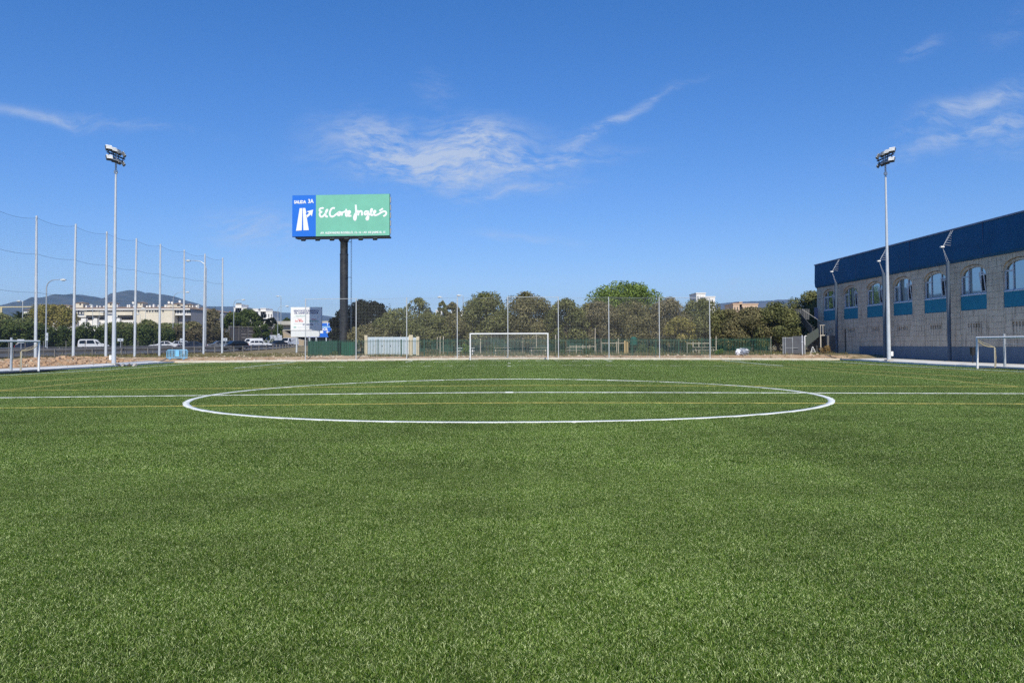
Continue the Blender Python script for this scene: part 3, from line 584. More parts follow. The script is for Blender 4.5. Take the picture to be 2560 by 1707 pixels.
# dry weeds, scattered everywhere beyond the kerb
rs = np.random.RandomState(11); P_ = []
n_ = 60000; X_ = rs.uniform(-52, 36, n_); Y_ = rs.uniform(40, 96, n_); d_ = np.maximum(-33.6-X_, Y_-78.1)
nz = lump(X_, Y_, 1, .5)+lump(X_+50, Y_, .8, 1.6); dens_ = np.where(Y_ < 81, .14, .8)*np.where((X_ > -41) & (Y_ < 78), .3, 1.0)
keep = (d_ > 0) & (rs.rand(n_) < dens_*np.clip(.5+nz*1.3, .04, 1)) & (X_ > -.72*Y_-2); X_ = X_[keep]; Y_ = Y_[keep]; k_ = len(X_)
Z_ = T(X_, Y_); V_ = []; h_ = .10+.32*rs.rand(k_)**2
for q in range(4):
    a = rs.rand(k_)*2*pi; ox = rs.randn(k_)*.09; oy = rs.randn(k_)*.09; lx = rs.randn(k_)*.08; ly = rs.randn(k_)*.05; wd = .012+.018*rs.rand(k_); hh = h_*(.6+.6*rs.rand(k_))
    V_.append(np.stack([np.stack([X_+ox-np.cos(a)*wd, Y_+oy-np.sin(a)*wd, Z_-.02], -1), np.stack([X_+ox+np.cos(a)*wd, Y_+oy+np.sin(a)*wd, Z_-.02], -1), np.stack([X_+ox+lx, Y_+oy+ly, Z_+hh], -1)], 1).reshape(-1, 3))
v = np.concatenate(V_); o = link('dry_grass', npmesh('dry_grass', v, np.arange(len(v)).reshape(-1, 3)), mat('dry_stalks', (.22, .17, .09), .9, c2=(.10, .12, .04), vscale=.35, island=.4, spec=.1)); o['kind'] = 'stuff'; o['label'] = 'dry weeds and grass growing beyond the kerb'
# rubble
def rubble(name, label, boxes, seed, m, sz):
    rs = np.random.RandomState(seed); mb = MB()
    for (x0, x1, y0, y1, n_) in boxes:
        for i in range(n_):
            x = rs.uniform(x0, x1); y = rs.uniform(y0, y1); s_ = sz*(.4+rs.rand()**2*1.8); z = Tz(x, y)
            M = Matrix.Translation((x, y, z+s_*.1)) @ Matrix.Rotation(rs.rand()*6, 4, 'Z') @ Matrix.Rotation(rs.rand()*.8, 4, 'X')
            vs = [M @ Vector((a*s_*.5*(.6+.5*rs.rand()), b_*s_*.4*(.6+.5*rs.rand()), c*s_*.3*(.6+.5*rs.rand()))) for a, b_, c in ((-1,-1,-1),(1,-1,-1),(1,1,-1),(-1,1,-1),(-1,-1,1),(1,-1,1),(1,1,1),(-1,1,1))]
            mb.add(vs, [(0,3,2,1),(4,5,6,7),(0,1,5,4),(1,2,6,5),(2,3,7,6),(3,0,4,7)])
    o = mb.build(name, m); o['kind'] = 'stuff'; o['label'] = label
ROCK = mat('limestone_rubble', (.42, .33, .22), .95, c2=(.55, .47, .36), vscale=2)
rubble('rubble', 'pale stones and clods strewn along the edge of the pitch', [(-20.5, -14.5, 80.2, 82.2, 420), (-41, -35.5, 44, 78, 420), (-33, 33, 78.3, 81.5, 420), (-36, -22, 82, 100, 160)], 5, ROCK, .13)
rubble('clay_clods', 'lumps of orange clay on the dug bank left of the pitch', [(-39.5, -35.4, 46, 76, 900)], 6, mat('clay_clod', (.42, .28, .17), .95, var=.2, vscale=2), .20)

# ================================================================== HIGHWAY
ASPH = mat('asphalt', (.075, .073, .070), .9, var=.15, vscale=.6, bump=.1)
rail_pts = [(-56.5, 68), (-47.4, 89), (-43.5, 101), (-39.8, 113), (-40.8, 135), (-45.5, 165), (-52, 200)]
# carriageway sheet between the near guardrail and the hedge
far = [(HA[0], 108), HA, ((HA[0]+HB[0])/2, (HA[1]+HB[1])/2), HB, HC, HD, (XP(704, 190)+4, 206)]
vs = []; 
for (a, b_) in zip(rail_pts, far):
    for t_ in np.linspace(0, 1, 12):
        x = a[0]-.6+(b_[0]+1-a[0]+.6)*t_; y = a[1]+(b_[1]-a[1])*t_; vs.append((x, y, 0))
vs = [(x, y, .06+.008*np.clip(y-60, 0, 170)+.10) for x, y, z in vs]
fs = [(i*12+j, i*12+j+1, i*12+j+13, i*12+j+12) for i in range(len(rail_pts)-1) for j in range(11)]
o = link('highway', npmesh('highway', np.array(vs), np.array(fs)), ASPH); o['kind'] = 'structure'
def RZ(x, y): return .16+.008*min(max(y-60, 0), 170)
for q, wd in ((.12, .18), (.26, .15), (.40, .15), (.58, .18), (.62, .18), (.76, .15), (.90, .15)):
    pts = [(a[0]-.6+(b_[0]+1-a[0]+.6)*q, a[1]+(b_[1]-a[1])*q) for a, b_ in zip(rail_pts, far)]
    V = []; Fc = []
    for i in range(len(pts)-1):
        for j in range(6):
            a = Vector(pts[i]).lerp(Vector(pts[i+1]), j/6); c_ = Vector(pts[i]).lerp(Vector(pts[i+1]), (j+(1 if q in (.12, .9) else .4))/6); t_ = (c_-a).normalized(); n2_ = Vector((-t_.y, t_.x))*wd/2; k = len(V)
            V += [(*(a-n2_), RZ(*a)+.004), (*(a+n2_), RZ(*a)+.004), (*(c_+n2_), RZ(*c_)+.004), (*(c_-n2_), RZ(*c_)+.004)]; Fc.append((k, k+1, k+2, k+3))
    o = link('lane_line', npmesh('lane_line', np.array(V), np.array(Fc)), WHITE); o['kind'] = 'structure'
def guardrail(label, pts, off=0, h=.72, sp=4.0, m=GALV, dbl=False):
    o = thing('guardrail', label, 'guardrail', (pts[0][0], pts[0][1], 0)); O = Vector((pts[0][0], pts[0][1], 0)); P3 = []
    for i in range(len(pts)-1):
        a, b_ = Vector(pts[i]), Vector(pts[i+1]); st = max(1, int((b_-a).length/sp))
        for j in range(st): P3.append(a.lerp(b_, j/st))
    P3.append(Vector(pts[-1])); mb = MB(); pm = MB().box(-.06, .06, -.075, .075, -.5, h+.02).mesh('post'); pm.materials.append(m)
    for i, p in enumerate(P3):
        z = RZ(*p); q = bpy.data.objects.new('post', pm); COL.objects.link(q); q.parent = o; q.location = (p.x-O.x+.16, p.y-O.y, z)
        if i < len(P3)-1:
            r_ = P3[i+1]; z2 = RZ(*r_); t_ = (r_-p).normalized(); nn = Vector((t_.y, -t_.x)); k = len(mb.v); prof = [(0, -.16), (.05, -.10), (.05, -.04), (0, 0), (.05, .04), (.05, .10), (0, .16)]
            for pp, zz in ((p, z), (r_, z2)):
                for a, c_ in prof: mb.v.append((pp.x-O.x+nn.x*a, pp.y-O.y+nn.y*a, zz+h-.16+c_))
            for j in range(6): mb.f.append((k+j, k+j+1, k+j+8, k+j+7))
    mb.build('rail', m, o); return o
RUST = mat('dull_rail_steel', (.20, .19, .175), .6, .3, var=.2, vscale=1)
guardrail('near steel guardrail along the highway edge, behind the net poles', rail_pts[:6], m=RUST)
med = [(a[0]+(b_[0]-a[0])*.17, a[1]+(b_[1]-a[1])*.17) for a, b_ in zip(rail_pts, far)]
guardrail('second steel guardrail a few metres inside the highway edge', med[:5], m=RUST)
fr_ = [(a[0]+(b_[0]-a[0])*.60, a[1]+(b_[1]-a[1])*.60) for a, b_ in zip(rail_pts, far)]
guardrail('steel guardrail of the central reservation in front of the hedge', fr_[:6], m=RUST)
# wire fence on thin posts in front of the guardrail
def mesh_net(name, x0, x1, z0, z1, step, wd, m, parent, loc=(0, 0, 0), rz=0, sag=0):
    """netting of real cords in the local xz plane"""
    V = []; Fc = []
    for x in np.arange(x0, x1+1e-4, step):
        k = len(V); V += [(x-wd/2, 0, z0), (x+wd/2, 0, z0), (x+wd/2, 0, z1), (x-wd/2, 0, z1)]; Fc.append((k, k+1, k+2, k+3))
    for z in np.arange(z0, z1+1e-4, step):
        k = len(V); V += [(x0, .004, z-wd/2), (x1, .004, z-wd/2), (x1, .004, z+wd/2), (x0, .004, z+wd/2)]; Fc.append((k, k+1, k+2, k+3))
    o = link(name, npmesh(name, np.array(V), np.array(Fc)), m, parent); o.location = loc; o.rotation_euler.z = rz; return o
wf = thing('wire_fence', 'thin-post wire mesh fence between the net poles and the highway', 'fence', (0, 0, 0))
wp = [(XP(22, 75), 75.0), (XP(63, 78), 78.), (XP(109, 81), 81.), (XP(165, 84), 84.), (XP(213, 87), 87.), (XP(261, 90), 90.), (XP(305, 93), 93.), (XP(345, 96), 96.), (XP(385, 99), 99.), (XP(420, 102), 102.), (XP(452, 105), 105.), (XP(485, 108), 108.), (XP(513, 111), 111.), (XP(540, 114), 114.)]
for i, p in enumerate(wp):
    z = Tz(*p); MB().tube([(0, 0, -.3), (0, 0, 1.75)], .035, 6).build('post', RUST, wf, loc=(p[0], p[1], z))
    if i < len(wp)-1:
        q = wp[i+1]; d = sqrt((q[0]-p[0])**2+(q[1]-p[1])**2); mesh_net('wire_mesh', 0, d, .05, 1.6, .2, .006, RUST, wf, (p[0], p[1], z), atan2(q[1]-p[1], q[0]-p[0]))

# ------------------------------------------------------------------ vehicles
def wheel_mesh():
    mb = MB(); mb.tube([(0, -.11, 0), (0, .11, 0)], .32, 16); return mb.mesh('wheel')
def rim_mesh():
    mb = MB(); mb.tube([(0, -.125, 0), (0, .125, 0)], .20, 12); return mb.mesh('rim')
WM = wheel_mesh(); WM.materials.append(RUBBER); RM = rim_mesh(); RM.materials.append(mat('alloy', (.45, .46, .47), .35, .6))
LAMP = mat('headlight_glass', (.75, .77, .78), .15); TAIL = mat('tail_light', (.35, .01, .01), .2); PLATE = mat('plate', (.75, .75, .7), .5)
def vehicle(name, label, cat, px, Y, heading, paint, prof, belt, wid, wins, wheels, screen, rear=None, tumble=.22, wr=.32):
    """prof: side outline (x back..front, z); wins: side windows as point lists; screen / rear: pairs of outline indices carrying glass"""
    x = XP(px, Y); o = thing(name, label, cat, (x, Y, RZ(x, Y)+.005), heading); hw = wid/2
    def wy(z): return hw-max(0, z-belt)*tumble
    n_ = len(prof); mb = MB(); L_ = [(a, wy(b_), b_) for a, b_ in prof]; R_ = [(a, -wy(b_), b_) for a, b_ in prof]
    mb.add(L_+R_, [tuple(range(n_))[::-1], tuple(range(n_, 2*n_))]+[(i, (i+1) % n_, (i+1) % n_+n_, i+n_) for i in range(n_)])
    bd = mb.build('body', paint, o)
    md = bd.modifiers.new('soft', 'BEVEL'); md.width = .05; md.segments = 2; md.limit_method = 'ANGLE'; md.angle_limit = radians(25)
    for pts in wins:
        for s_ in (-1, 1):
            m2 = MB(); k = len(pts); m2.add([(a, s_*(wy(b_)+.012), b_) for a, b_ in pts]+[(a, s_*(wy(b_)-.03), b_) for a, b_ in pts], [tuple(range(k)), tuple(range(k, 2*k))[::-1]]+[(i, (i+1) % k, (i+1) % k+k, i+k) for i in range(k)]); m2.build('side_window', GLASS, o)
    for nm, pr in (('windscreen', screen), ('rear_window', rear)):
        if not pr: continue
        a, b_ = Vector(prof[pr[0]]), Vector(prof[pr[1]]); a2 = a.lerp(b_, .08); b2 = a.lerp(b_, .92); t_ = (b_-a).normalized(); nn = Vector((-t_.y, t_.x))*.014
        m2 = MB(); q = [(p.x+nn.x*s2, s_*(wy(p.y)-.09), p.y+nn.y*s2) for s2 in (1, -2) for p, s_ in ((a2, 1), (a2, -1), (b2, -1), (b2, 1))]
        m2.add(q, [(0, 1, 2, 3), (7, 6, 5, 4), (0, 4, 5, 1), (1, 5, 6, 2), (2, 6, 7, 3), (3, 7, 4, 0)]); m2.build(nm, GLASS, o)
    for wx in wheels:
        for s_ in (-1, 1):
            wo_ = bpy.data.objects.new('wheel', WM); COL.objects.link(wo_); wo_.parent = o; wo_.location = (wx, s_*(hw-.09), wr); ro = bpy.data.objects.new('rim', RM); COL.objects.link(ro); ro.parent = wo_
    xf = max(p[0] for p in prof); xb = min(p[0] for p in prof); hb = min(belt*.78, 1.0)
    for s_ in (-1, 1):
        MB().cbox((xf-.06, s_*(hw-.24), hb-.08), (.16, .34, .15)).build('headlight', LAMP, o); MB().cbox((xb+.05, s_*(hw-.13), hb+.05), (.13, .16, .28)).build('tail_light', TAIL, o)
        MB().cbox((prof[screen[1]][0]*.72+.2, s_*(hw+.09), belt+.05), (.12, .18, .14)).build('mirror', BLACK, o)
    MB().cbox((xf+.0, 0, .42), (.06, .5, .11)).build('number_plate', PLATE, o); MB().cbox((xf-.05, 0, .55), (.14, wid*.5, .12)).build('grille', BLACK, o)
    MB().cbox((0, 0, .27), ((xf-xb)*.9, wid*.8, .2)).build('underbody', RUBBER, o)
    return o
UA = atan2(.918, .397)   # direction in which the highway runs
P_VAN = [(-2.15, .35), (2.15, .35), (2.2, .75), (1.75, 1.02), (1.25, 1.10), (.65, 1.66), (.2, 1.80), (-1.85, 1.80), (-2.1, 1.6), (-2.18, .9)]
W_VAN = [[(-1.95, 1.12), (-1.9, 1.58), (-1.0, 1.64), (-.95, 1.12)], [(-.85, 1.12), (-.85, 1.64), (.1, 1.66), (.35, 1.12)], [(.5, 1.14), (.38, 1.6), (1.05, 1.16)]]
P_SED = [(-2.2, .3), (2.2, .3), (2.25, .6), (2.1, .78), (1.0, .93), (.3, 1.40), (-.75, 1.44), (-1.5, 1.08), (-2.2, .98), (-2.27, .6)]
W_SED = [[(-1.2, .98), (-.72, 1.34), (-.2, 1.36), (-.2, .98)], [(-.1, .97), (-.1, 1.36), (.25, 1.33), (.85, .97)]]
P_HAT = [(-1.95, .3), (1.95, .3), (2.0, .6), (1.85, .82), (1.0, .98), (.4, 1.46), (-1.2, 1.50), (-1.85, 1.1), (-1.98, .7)]
W_HAT = [[(-1.55, 1.04), (-1.2, 1.38), (-.45, 1.40), (-.45, 1.02)], [(-.35, 1.01), (-.35, 1.40), (.3, 1.38), (.85, 1.01)]]
P_EST = [(-2.25, .3), (2.2, .3), (2.25, .6), (2.1, .78), (1.0, .95), (.35, 1.42), (-1.6, 1.46), (-2.2, 1.05), (-2.3, .6)]
W_EST = [[(-1.95, 1.02), (-1.6, 1.36), (-1.15, 1.37), (-1.15, 1.0)], [(-1.05, 1.0), (-1.05, 1.37), (-.3, 1.38), (-.3, .99)], [(-.2, .99), (-.2, 1.38), (.28, 1.35), (.85, .98)]]
P_BOX = [(-2.9, .45), (2.75, .45), (2.85, .9), (2.5, 1.25), (2.0, 1.4), (1.5, 2.1), (1.15, 2.62), (-2.85, 2.62), (-2.95, .9)]
W_BOX = [[(.75, 1.45), (.75, 2.0), (1.35, 2.0), (1.8, 1.45)]]
DBLUE = mat('dark_blue_paint', (.012, .018, .04), .25); DBLK = mat('black_paint', (.01, .011, .013), .22); GREYP = mat('grey_car_paint', (.16, .17, .18), .3, .3); SILV = mat('silver_paint', (.45, .47, .5), .3, .4)
vehicle('minivan', 'white glazed minivan heading right on the highway beside the left mast', 'van', 234, 129, .30, WPAINT, P_VAN, 1.08, 1.8, W_VAN, (-1.35, 1.35), (4, 5), (8, 9))
vehicle('parked_car', 'dark car half hidden behind the left goal crossbar', 'car', 78, 112, .5, DBLUE, P_HAT, .98, 1.75, W_HAT, (-1.2, 1.25), (4, 5), (6, 7))
vehicle('parked_car', 'white saloon with its nose to the left, left of the blue barrier posts', 'car', 408, 133, pi+.45, WPAINT, P_SED, .92, 1.75, W_SED, (-1.35, 1.35), (4, 5), (6, 7))
vehicle('parked_car', 'silver-grey estate car directly behind the white saloon', 'car', 441, 140, pi+.5, SILV, P_EST, .94, 1.75, W_EST, (-1.4, 1.35), (4, 5), (6, 7))
vehicle('parked_car', 'low dark blue car behind the net pole above the blue barrier', 'car', 478, 124, pi+.45, DBLUE, P_SED, .92, 1.75, W_SED, (-1.35, 1.35), (4, 5), (6, 7))
vehicle('parked_car', 'grey car between the last two net poles', 'car', 548, 143, pi+.6, GREYP, P_EST, .94, 1.75, W_EST, (-1.4, 1.35), (4, 5), (6, 7))
vehicle('parked_car', 'black hatchback right of the last net pole', 'car', 587, 126, pi+.75, DBLK, P_HAT, .98, 1.78, W_HAT, (-1.2, 1.25), (4, 5), (6, 7))
vehicle('delivery_van', 'plain white panel van partly behind the white estate car', 'van', 631, 168, pi+.25, WPAINT, [(-2.2, .4), (2.2, .4), (2.25, .8), (1.7, 1.15), (1.2, 1.85), (-2.1, 1.9), (-2.25, .8)], 1.2, 1.85, [[(.5, 1.25), (.5, 1.7), (1.1, 1.7), (1.4, 1.25)]], (-1.4, 1.4), (3, 4))
vehicle('parked_car', 'white estate car with dark windows in front of the white panel van', 'car', 650, 158, .35, WPAINT, P_EST, .94, 1.8, W_EST, (-1.4, 1.35), (4, 5), (6, 7))
vehicle('delivery_van', 'tall white high-roof van facing the pitch, in front of the noise barrier', 'van', 674, 186, pi+.95, WPAINT, P_BOX, 1.3, 2.0, W_BOX, (-1.8, 1.8), (4, 5), None, .06)
vehicle('parked_car', 'dark car right of the high-roof van', 'car', 694, 176, pi+1.1, DBLK, P_SED, .92, 1.75, W_SED, (-1.35, 1.35), (4, 5), (6, 7))
vehicle('delivery_van', 'white van seen head-on left of the small billboard legs', 'van', 724, 182, pi+1.25, WPAINT, [(-2.4, .4), (2.4, .4), (2.5, .8), (2.1, 1.15), (1.5, 1.95), (-2.3, 2.0), (-2.45, .8)], 1.2, 1.9, [[(.8, 1.25), (.8, 1.8), (1.4, 1.8), (1.75, 1.25)]], (-1.5, 1.5), (3, 4))

# ------------------------------------------------------------------ road lamps and signs
def street_lamp(label, px, Y, py_top, armx, kind='curve', base_py=None, r=.08, m=GALV, group='road lamps'):
    x = XP(px, Y); z = Tz(x, Y); h = ZP(px, py_top, Y)-z; o = thing('street_lamp', label, 'street lamp', (x, Y, z), 0, group); a = armx*Y/F
    if kind == 'curve': pts = [(0, 0, 0), (0, 0, h*.5), (0, 0, h-abs(a)*.55)]+[(a*.55*(1-cos(t)), 0, h-abs(a)*.55+abs(a)*.52*sin(t)) for t in (.4, .8, 1.2, 1.5)]+[(a*.95, 0, h)]
    else: pts = [(0, 0, 0), (0, 0, h*.5), (0, 0, h-.1), (a*.5, 0, h), (a, 0, h)]
    rr = [r*(1.25-.75*i/(len(pts)-1)) for i in range(len(pts))]; MB().tube(pts, rr, 8).build('pole', m, o, smooth=True)
    s_ = 1 if a > 0 else -1; hl = max(.7, 9*Y/F*.95)
    MB().add([(a, -.16, h+.04), (a+s_*hl, -.12, h+.0), (a+s_*hl, .12, h+.0), (a, .16, h+.04), (a, -.18, h-.12), (a+s_*hl, -.08, h-.10), (a+s_*hl, .08, h-.10), (a, .18, h-.12), (a+s_*hl*.5, 0, h+.13), (a+s_*hl*.5, 0, h-.24)],
             [(0, 1, 8), (1, 2, 8), (2, 3, 8), (3, 0, 8), (4, 5, 9), (5, 6, 9), (6, 7, 9), (7, 4, 9), (0, 1, 5, 4), (1, 2, 6, 5), (2, 3, 7, 6), (3, 0, 4, 7)]).build('lamp_head', mat('lamp_head', (.62, .64, .62), .4), o)
    return o
street_lamp('tall road lamp with its arm bent right, above the left goal', 114.5, 110, 699, 36)
street_lamp('tallest road lamp, arm bent left over the sixth net pole', 514, 122, 651, -40)
street_lamp('low road lamp head peeking right of the sixth net pole', 432, 165, 730, 32, r=.06)
street_lamp('thin road lamp left of the last net pole gap, head toward the white houses', 584, 175, 749, 20, r=.07)
street_lamp('road lamp with hooked top above the flyover', 702, 215, 740, -4, r=.08)
street_lamp('slim road lamp left of the small billboard with its head far right', 694, 178, 765, 20, r=.05)
street_lamp('slender park lamp with flat head rising between the trees left of the goal', 1158, 128, 738, -6, 'flat', r=.05)
street_lamp('park lamp tip showing over the small narrow tree', 1105.5, 138, 742, -2, 'flat', r=.05)
street_lamp('road lamp pole with two floodlights at its top, over the apartment roof', 231, 185, 762, -1, 'flat', r=.06)
street_lamp('short lamp pole before the balconies of the apartment block', 247, 190, 780, 3, 'flat', r=.05)
street_lamp('short lamp pole before the beige end wall', 350, 195, 785, -3, 'flat', r=.05)
street_lamp('lamp pole before the row of small windows of the apartment block', 363, 196, 770, -2, 'flat', r=.05)
street_lamp('thin lamp pole in the middle of the gap between the brown pine and net pole', 551, 190, 786, 0.5, 'flat', r=.06)
street_lamp('short lamp pole rising from the hedge near the palm', 55.5, 150, 752, -6, 'flat', r=.07)
def road_sign(label, px, Y, py0, py1, w_px, m=GALVL, legs=1):
    x = XP(px, Y); z = Tz(x, Y); o = thing('road_sign', label, 'sign', (x, Y, z)); z0 = ZP(px, py1, Y)-z; z1 = ZP(px, py0, Y)-z; hw = w_px/2*Y/F
    MB().box(-hw, hw, -.03, .03, z0, z1).build('panel', m, o)
    MB().box(-hw*.3, hw*.3, -.06, -.032, z0+(z1-z0)*.35, z0+(z1-z0)*.65).build('bracket', COLB, o)
    for i in range(legs): lx = (i-(legs-1)/2)*hw; MB().tube([(lx, .06, -.2), (lx, .06, z0+(z1-z0)*.8)], .045, 6).build('leg', GALV, o)
road_sign('small grey sign seen from behind, right of the left floodlight mast', 301, 104, 846, 853, 14)
road_sign('small grey sign seen from behind beside the sixth net pole', 456, 116, 846, 856, 12)
road_sign('small grey sign seen from behind beside the last net pole', 563, 128, 845, 852, 10)
road_sign('grey sign seen from behind under the left goal crossbar', 52, 96, 848, 857, 17, legs=1)
road_sign('upright white plate fixed beside the tall lamp foot near the left goal', 117.5, 108, 832, 851, 5)
road_sign('small white plate on the lamp pole in front of the flyover', 696.5, 176, 834, 843, 5)

# ================================================================== FLYOVER + far buildings
fo = thing('flyover', 'pale concrete road bridge over the highway with black shade beneath', 'bridge', (0, 0, 0)); Y = 232
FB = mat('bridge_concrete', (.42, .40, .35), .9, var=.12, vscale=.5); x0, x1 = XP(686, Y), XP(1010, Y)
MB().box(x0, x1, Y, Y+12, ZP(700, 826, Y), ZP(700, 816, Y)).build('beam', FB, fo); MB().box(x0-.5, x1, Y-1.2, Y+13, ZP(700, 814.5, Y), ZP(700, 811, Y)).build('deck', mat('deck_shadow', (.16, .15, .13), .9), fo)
MB().box(x0-3, x1, Y-1.3, Y-1.05, ZP(700, 812, Y), ZP(700, 803, Y)).build('parapet', FB, fo)
for i in range(5): MB().cbox((XP(760+i*55, Y), Y+6, 3), (.9, 1.2, 9)).build('pillar', FB, fo)
MB().box(x0-8, x1+10, Y+14, Y+15, 0, ZP(700, 818, Y)).build('under_bridge_shade', mat('under_bridge_shade', (.05, .047, .042), .95), fo)  # near-black sheet behind the bridge, painted as the shade beneath it
zt = ZP(700, 826, 212); MB().prism([(XP(700, 212), 0), (XP(700, 212), zt), (XP(736, 212), ZP(736, 846, 212)), (XP(760, 212), ZP(760, 852, 212)), (XP(760, 212), 0)], 'y', 212, 216).build('wing_wall', mat('wing_wall', (.36, .29, .20), .9, var=.1), fo)

CREAM = mat('cream_render', (.66, .60, .48), .85, var=.06, vscale=.4); WREND = mat('white_render', (.76, .74, .70), .85, var=.05, vscale=.4); TILE = mat('roof_tile', (.27, .19, .13), .9, var=.2, vscale=.6); TERR = mat('orange_tile', (.50, .17, .07), .9, var=.15)
WIN = mat('far_window', (.055, .06, .065), .25); SHUT = mat('shutter', (.30, .22, .15), .8); GREYW = mat('grey_render', (.33, .32, .32), .9)
ab = thing('apartment_block', 'long cream apartment block with brown tiled roof behind the hedge', 'building', (0, 0, 0)); Y = 262
def A(px): return XP(px, Y)
def AZ(py): return ZP(260, py, Y)
Ze, Zr = AZ(773), AZ(764)
MB().box(A(58), A(360), Y, Y+14, 0, Ze).build('wall', WREND, ab); MB().box(A(338), A(440), Y-1.5, Y+14, 0, Ze-.05).build('wall', CREAM, ab); MB().box(A(420), A(479), Y-.8, Y+14, AZ(789), Ze-.1).build('wall', WREND, ab); MB().box(A(442), A(479), Y+1.5, Y+13, 0, AZ(789)).build('wall', GREYW, ab)
MB().prism([(A(479), Y-.8), (A(507), Y+26), (A(507), Y+34), (A(479), Y+13)], 'z', 0, Ze-.3).build('side_wall', GREYW, ab)
MB().prism([(A(33), Y+8), (A(58), Y), (A(58), Y+14), (A(33), Y+20)], 'z', 0, Ze-.2).build('wall', WREND, ab)
mb = MB(); mb.add([(A(30), Y+7.4, Ze-.3), (A(58), Y-.8, Ze), (A(480), Y-1.8, Ze), (A(508), Y+26, Ze-.4), (A(508), Y+35, Ze-.4), (A(470), Y+8, Zr), (A(80), Y+8, Zr), (A(30), Y+20, Ze-.3)], [(0, 1, 6), (1, 2, 5, 6), (2, 3, 4, 5), (0, 6, 7), (4, 7, 6, 5)]); mb.build('roof', TILE, ab)
MB().box(A(188), A(480), Y-1.85, Y-1.6, Ze-.35, Ze+.02).build('eaves', WREND, ab)
def win(px0, px1, py0, py1, dy=-.06, m=WIN, fy=None, nm='window'):
    yy_ = (Y if fy is None else fy)+dy; a, c_ = A(px0), A(px1); z0, z1 = AZ(py1), AZ(py0)
    o = MB().box(a, c_, yy_, yy_+.12, z0, z1).build(nm, m, ab)
    if nm == 'window': MB().box(a-.08, c_+.08, yy_-.05, yy_+.1, z0-.12, z0-.01).build('sill', WREND, o)
for a, c_, p0, p1 in ((194, 197, 776, 785), (187, 190, 780, 784), (201, 205, 780, 784), (208, 212, 780, 784), (286, 288.5, 778, 784)): win(a, c_, p0, p1)
for a in (216, 220.5, 225, 229.5, 234): win(a, a+3.6, 773.5, 779)
for a in np.arange(237, 262, 4.2): win(a, a+3.3, 773.5, 776)
for a in np.arange(294, 334, 4.6): win(a, a+3.4, 773.5, 776)
for a in (341.5, 349): win(a, a+4, 777, 781, fy=Y-1.5)
for a in (370, 377, 384, 391, 396, 401, 410): win(a, a+4.2, 773.5, 781, fy=Y-1.5)
for a in (431, 438, 445, 452, 463, 469.5, 475): win(a, a+3.8, 773.5, 784, fy=Y-.8)
for a, c_ in ((215, 262), (294, 335)):
    MB().box(A(a), A(c_), Y-1.3, Y-.0, AZ(788.5), AZ(780)).build('balcony', CREAM, ab); win(a, c_, 788.6, 791.5); 
for a, c_ in ((186, 232), (235, 262), (284, 334)): win(a, c_, 792.5, 800, nm='garage_opening', m=mat('dark_opening', (.05, .045, .04), .9))
for a, c_ in ((190, 198), (212, 224), (244, 252), (300, 308)): MB().box(A(a), A(c_), Y-2.5, Y-1.2, 0, AZ(796)).build('garden_wall', WREND, ab)
win(442, 478, 784.5, 788.5, m=mat('dark_opening', (.05, .045, .04), .9), nm='balcony_recess', fy=Y+1.5)
for a, c_, p in ((166, 186, 751.5), (244, 264, 752), (325, 338, 752), (84, 116, 757.5), (120, 150, 758), (402, 446, 755), (446, 460, 757)):
    z0 = Zr-1.0; t_ = MB().box(A(a), A(c_), Y+5, Y+9, z0, AZ(p+3.5)).build('roof_room', CREAM, ab)
    zz = AZ(p+3.5); xa, xb = A(a)-.3, A(c_)+.3; MB().add([(xa, Y+4.7, zz), (xb, Y+4.7, zz), (xb, Y+9.3, zz), (xa, Y+9.3, zz), ((xa+xb)/2, Y+7, AZ(p))], [(0, 1, 4), (1, 2, 4), (2, 3, 4), (3, 0, 4), (3, 2, 1, 0)]).build('roof', TILE, t_)
    MB().box(A(a)+(A(c_)-A(a))*.55, A(a)+(A(c_)-A(a))*.75, Y+4.93, Y+5, AZ(p+9), AZ(p+5)).build('window', WIN, t_)
for a in (62, 77, 85, 100, 161, 190, 203, 218, 226, 236, 270, 296, 301, 312, 345, 352, 362, 375, 392, 398, 462, 472, 477): w2 = rnd.uniform(2, 5); MB().box(A(a), A(a+w2), Y+5.5, Y+7, Zr-1, AZ(rnd.uniform(759, 762.5))).build('chimney', WREND, ab)
for a, p in ((411.5, 755), (419.5, 756), (321, 755.5), (439, 752.5)):
    mb = MB(); c_ = Vector((A(a), Y+3, AZ(p))); k = 14; mb.add([c_+Vector((.42*cos(2*pi*j/k), 0, .42*sin(2*pi*j/k))) for j in range(k)]+[c_+Vector((0, .18, 0))], [(j, (j+1) % k, k) for j in range(k)]); mb.tube([c_+Vector((0, .2, 0)), c_+Vector((0, .3, -1.8))], .05, 5); mb.build('satellite_dish', WREND, ab)
def house(name, label, parts, Y, roofm=None):
    o = thing(name, label, 'house', (XP(parts[0][0], Y), Y, 0)); ox = o.location.x
    for (a, c_, p0, m) in parts:
        wl = MB().box(XP(a, Y)-ox, XP(c_, Y)-ox, 0, 9, -1, ZP(a, p0, Y)).build('wall', m, o)
        MB().box(XP(a, Y)-ox-.15, XP(c_, Y)-ox+.15, -.15, 9.15, ZP(a, p0, Y)+.01, ZP(a, p0, Y)+.28).build('parapet', m, o)
        for q in np.arange(a+3, c_-3, 6.5):
            zz = ZP(a, p0+6, Y)
            MB().box(XP(q, Y)-ox, XP(q+2.2, Y)-ox, -.05, .06, zz-1.3, zz).build('window', WIN, wl)
    return o
house('white_house', 'small white house with rooftop box, left of the bigger white house', [(584, 616, 770, WREND), (588, 603, 762, WREND)], 330)
house('white_house', 'big stepped white house above the trees right of the small white house', [(622, 681, 779, WREND), (632, 645, 773, WREND), (651, 664, 772, WREND), (655, 672, 797, WREND)], 310)
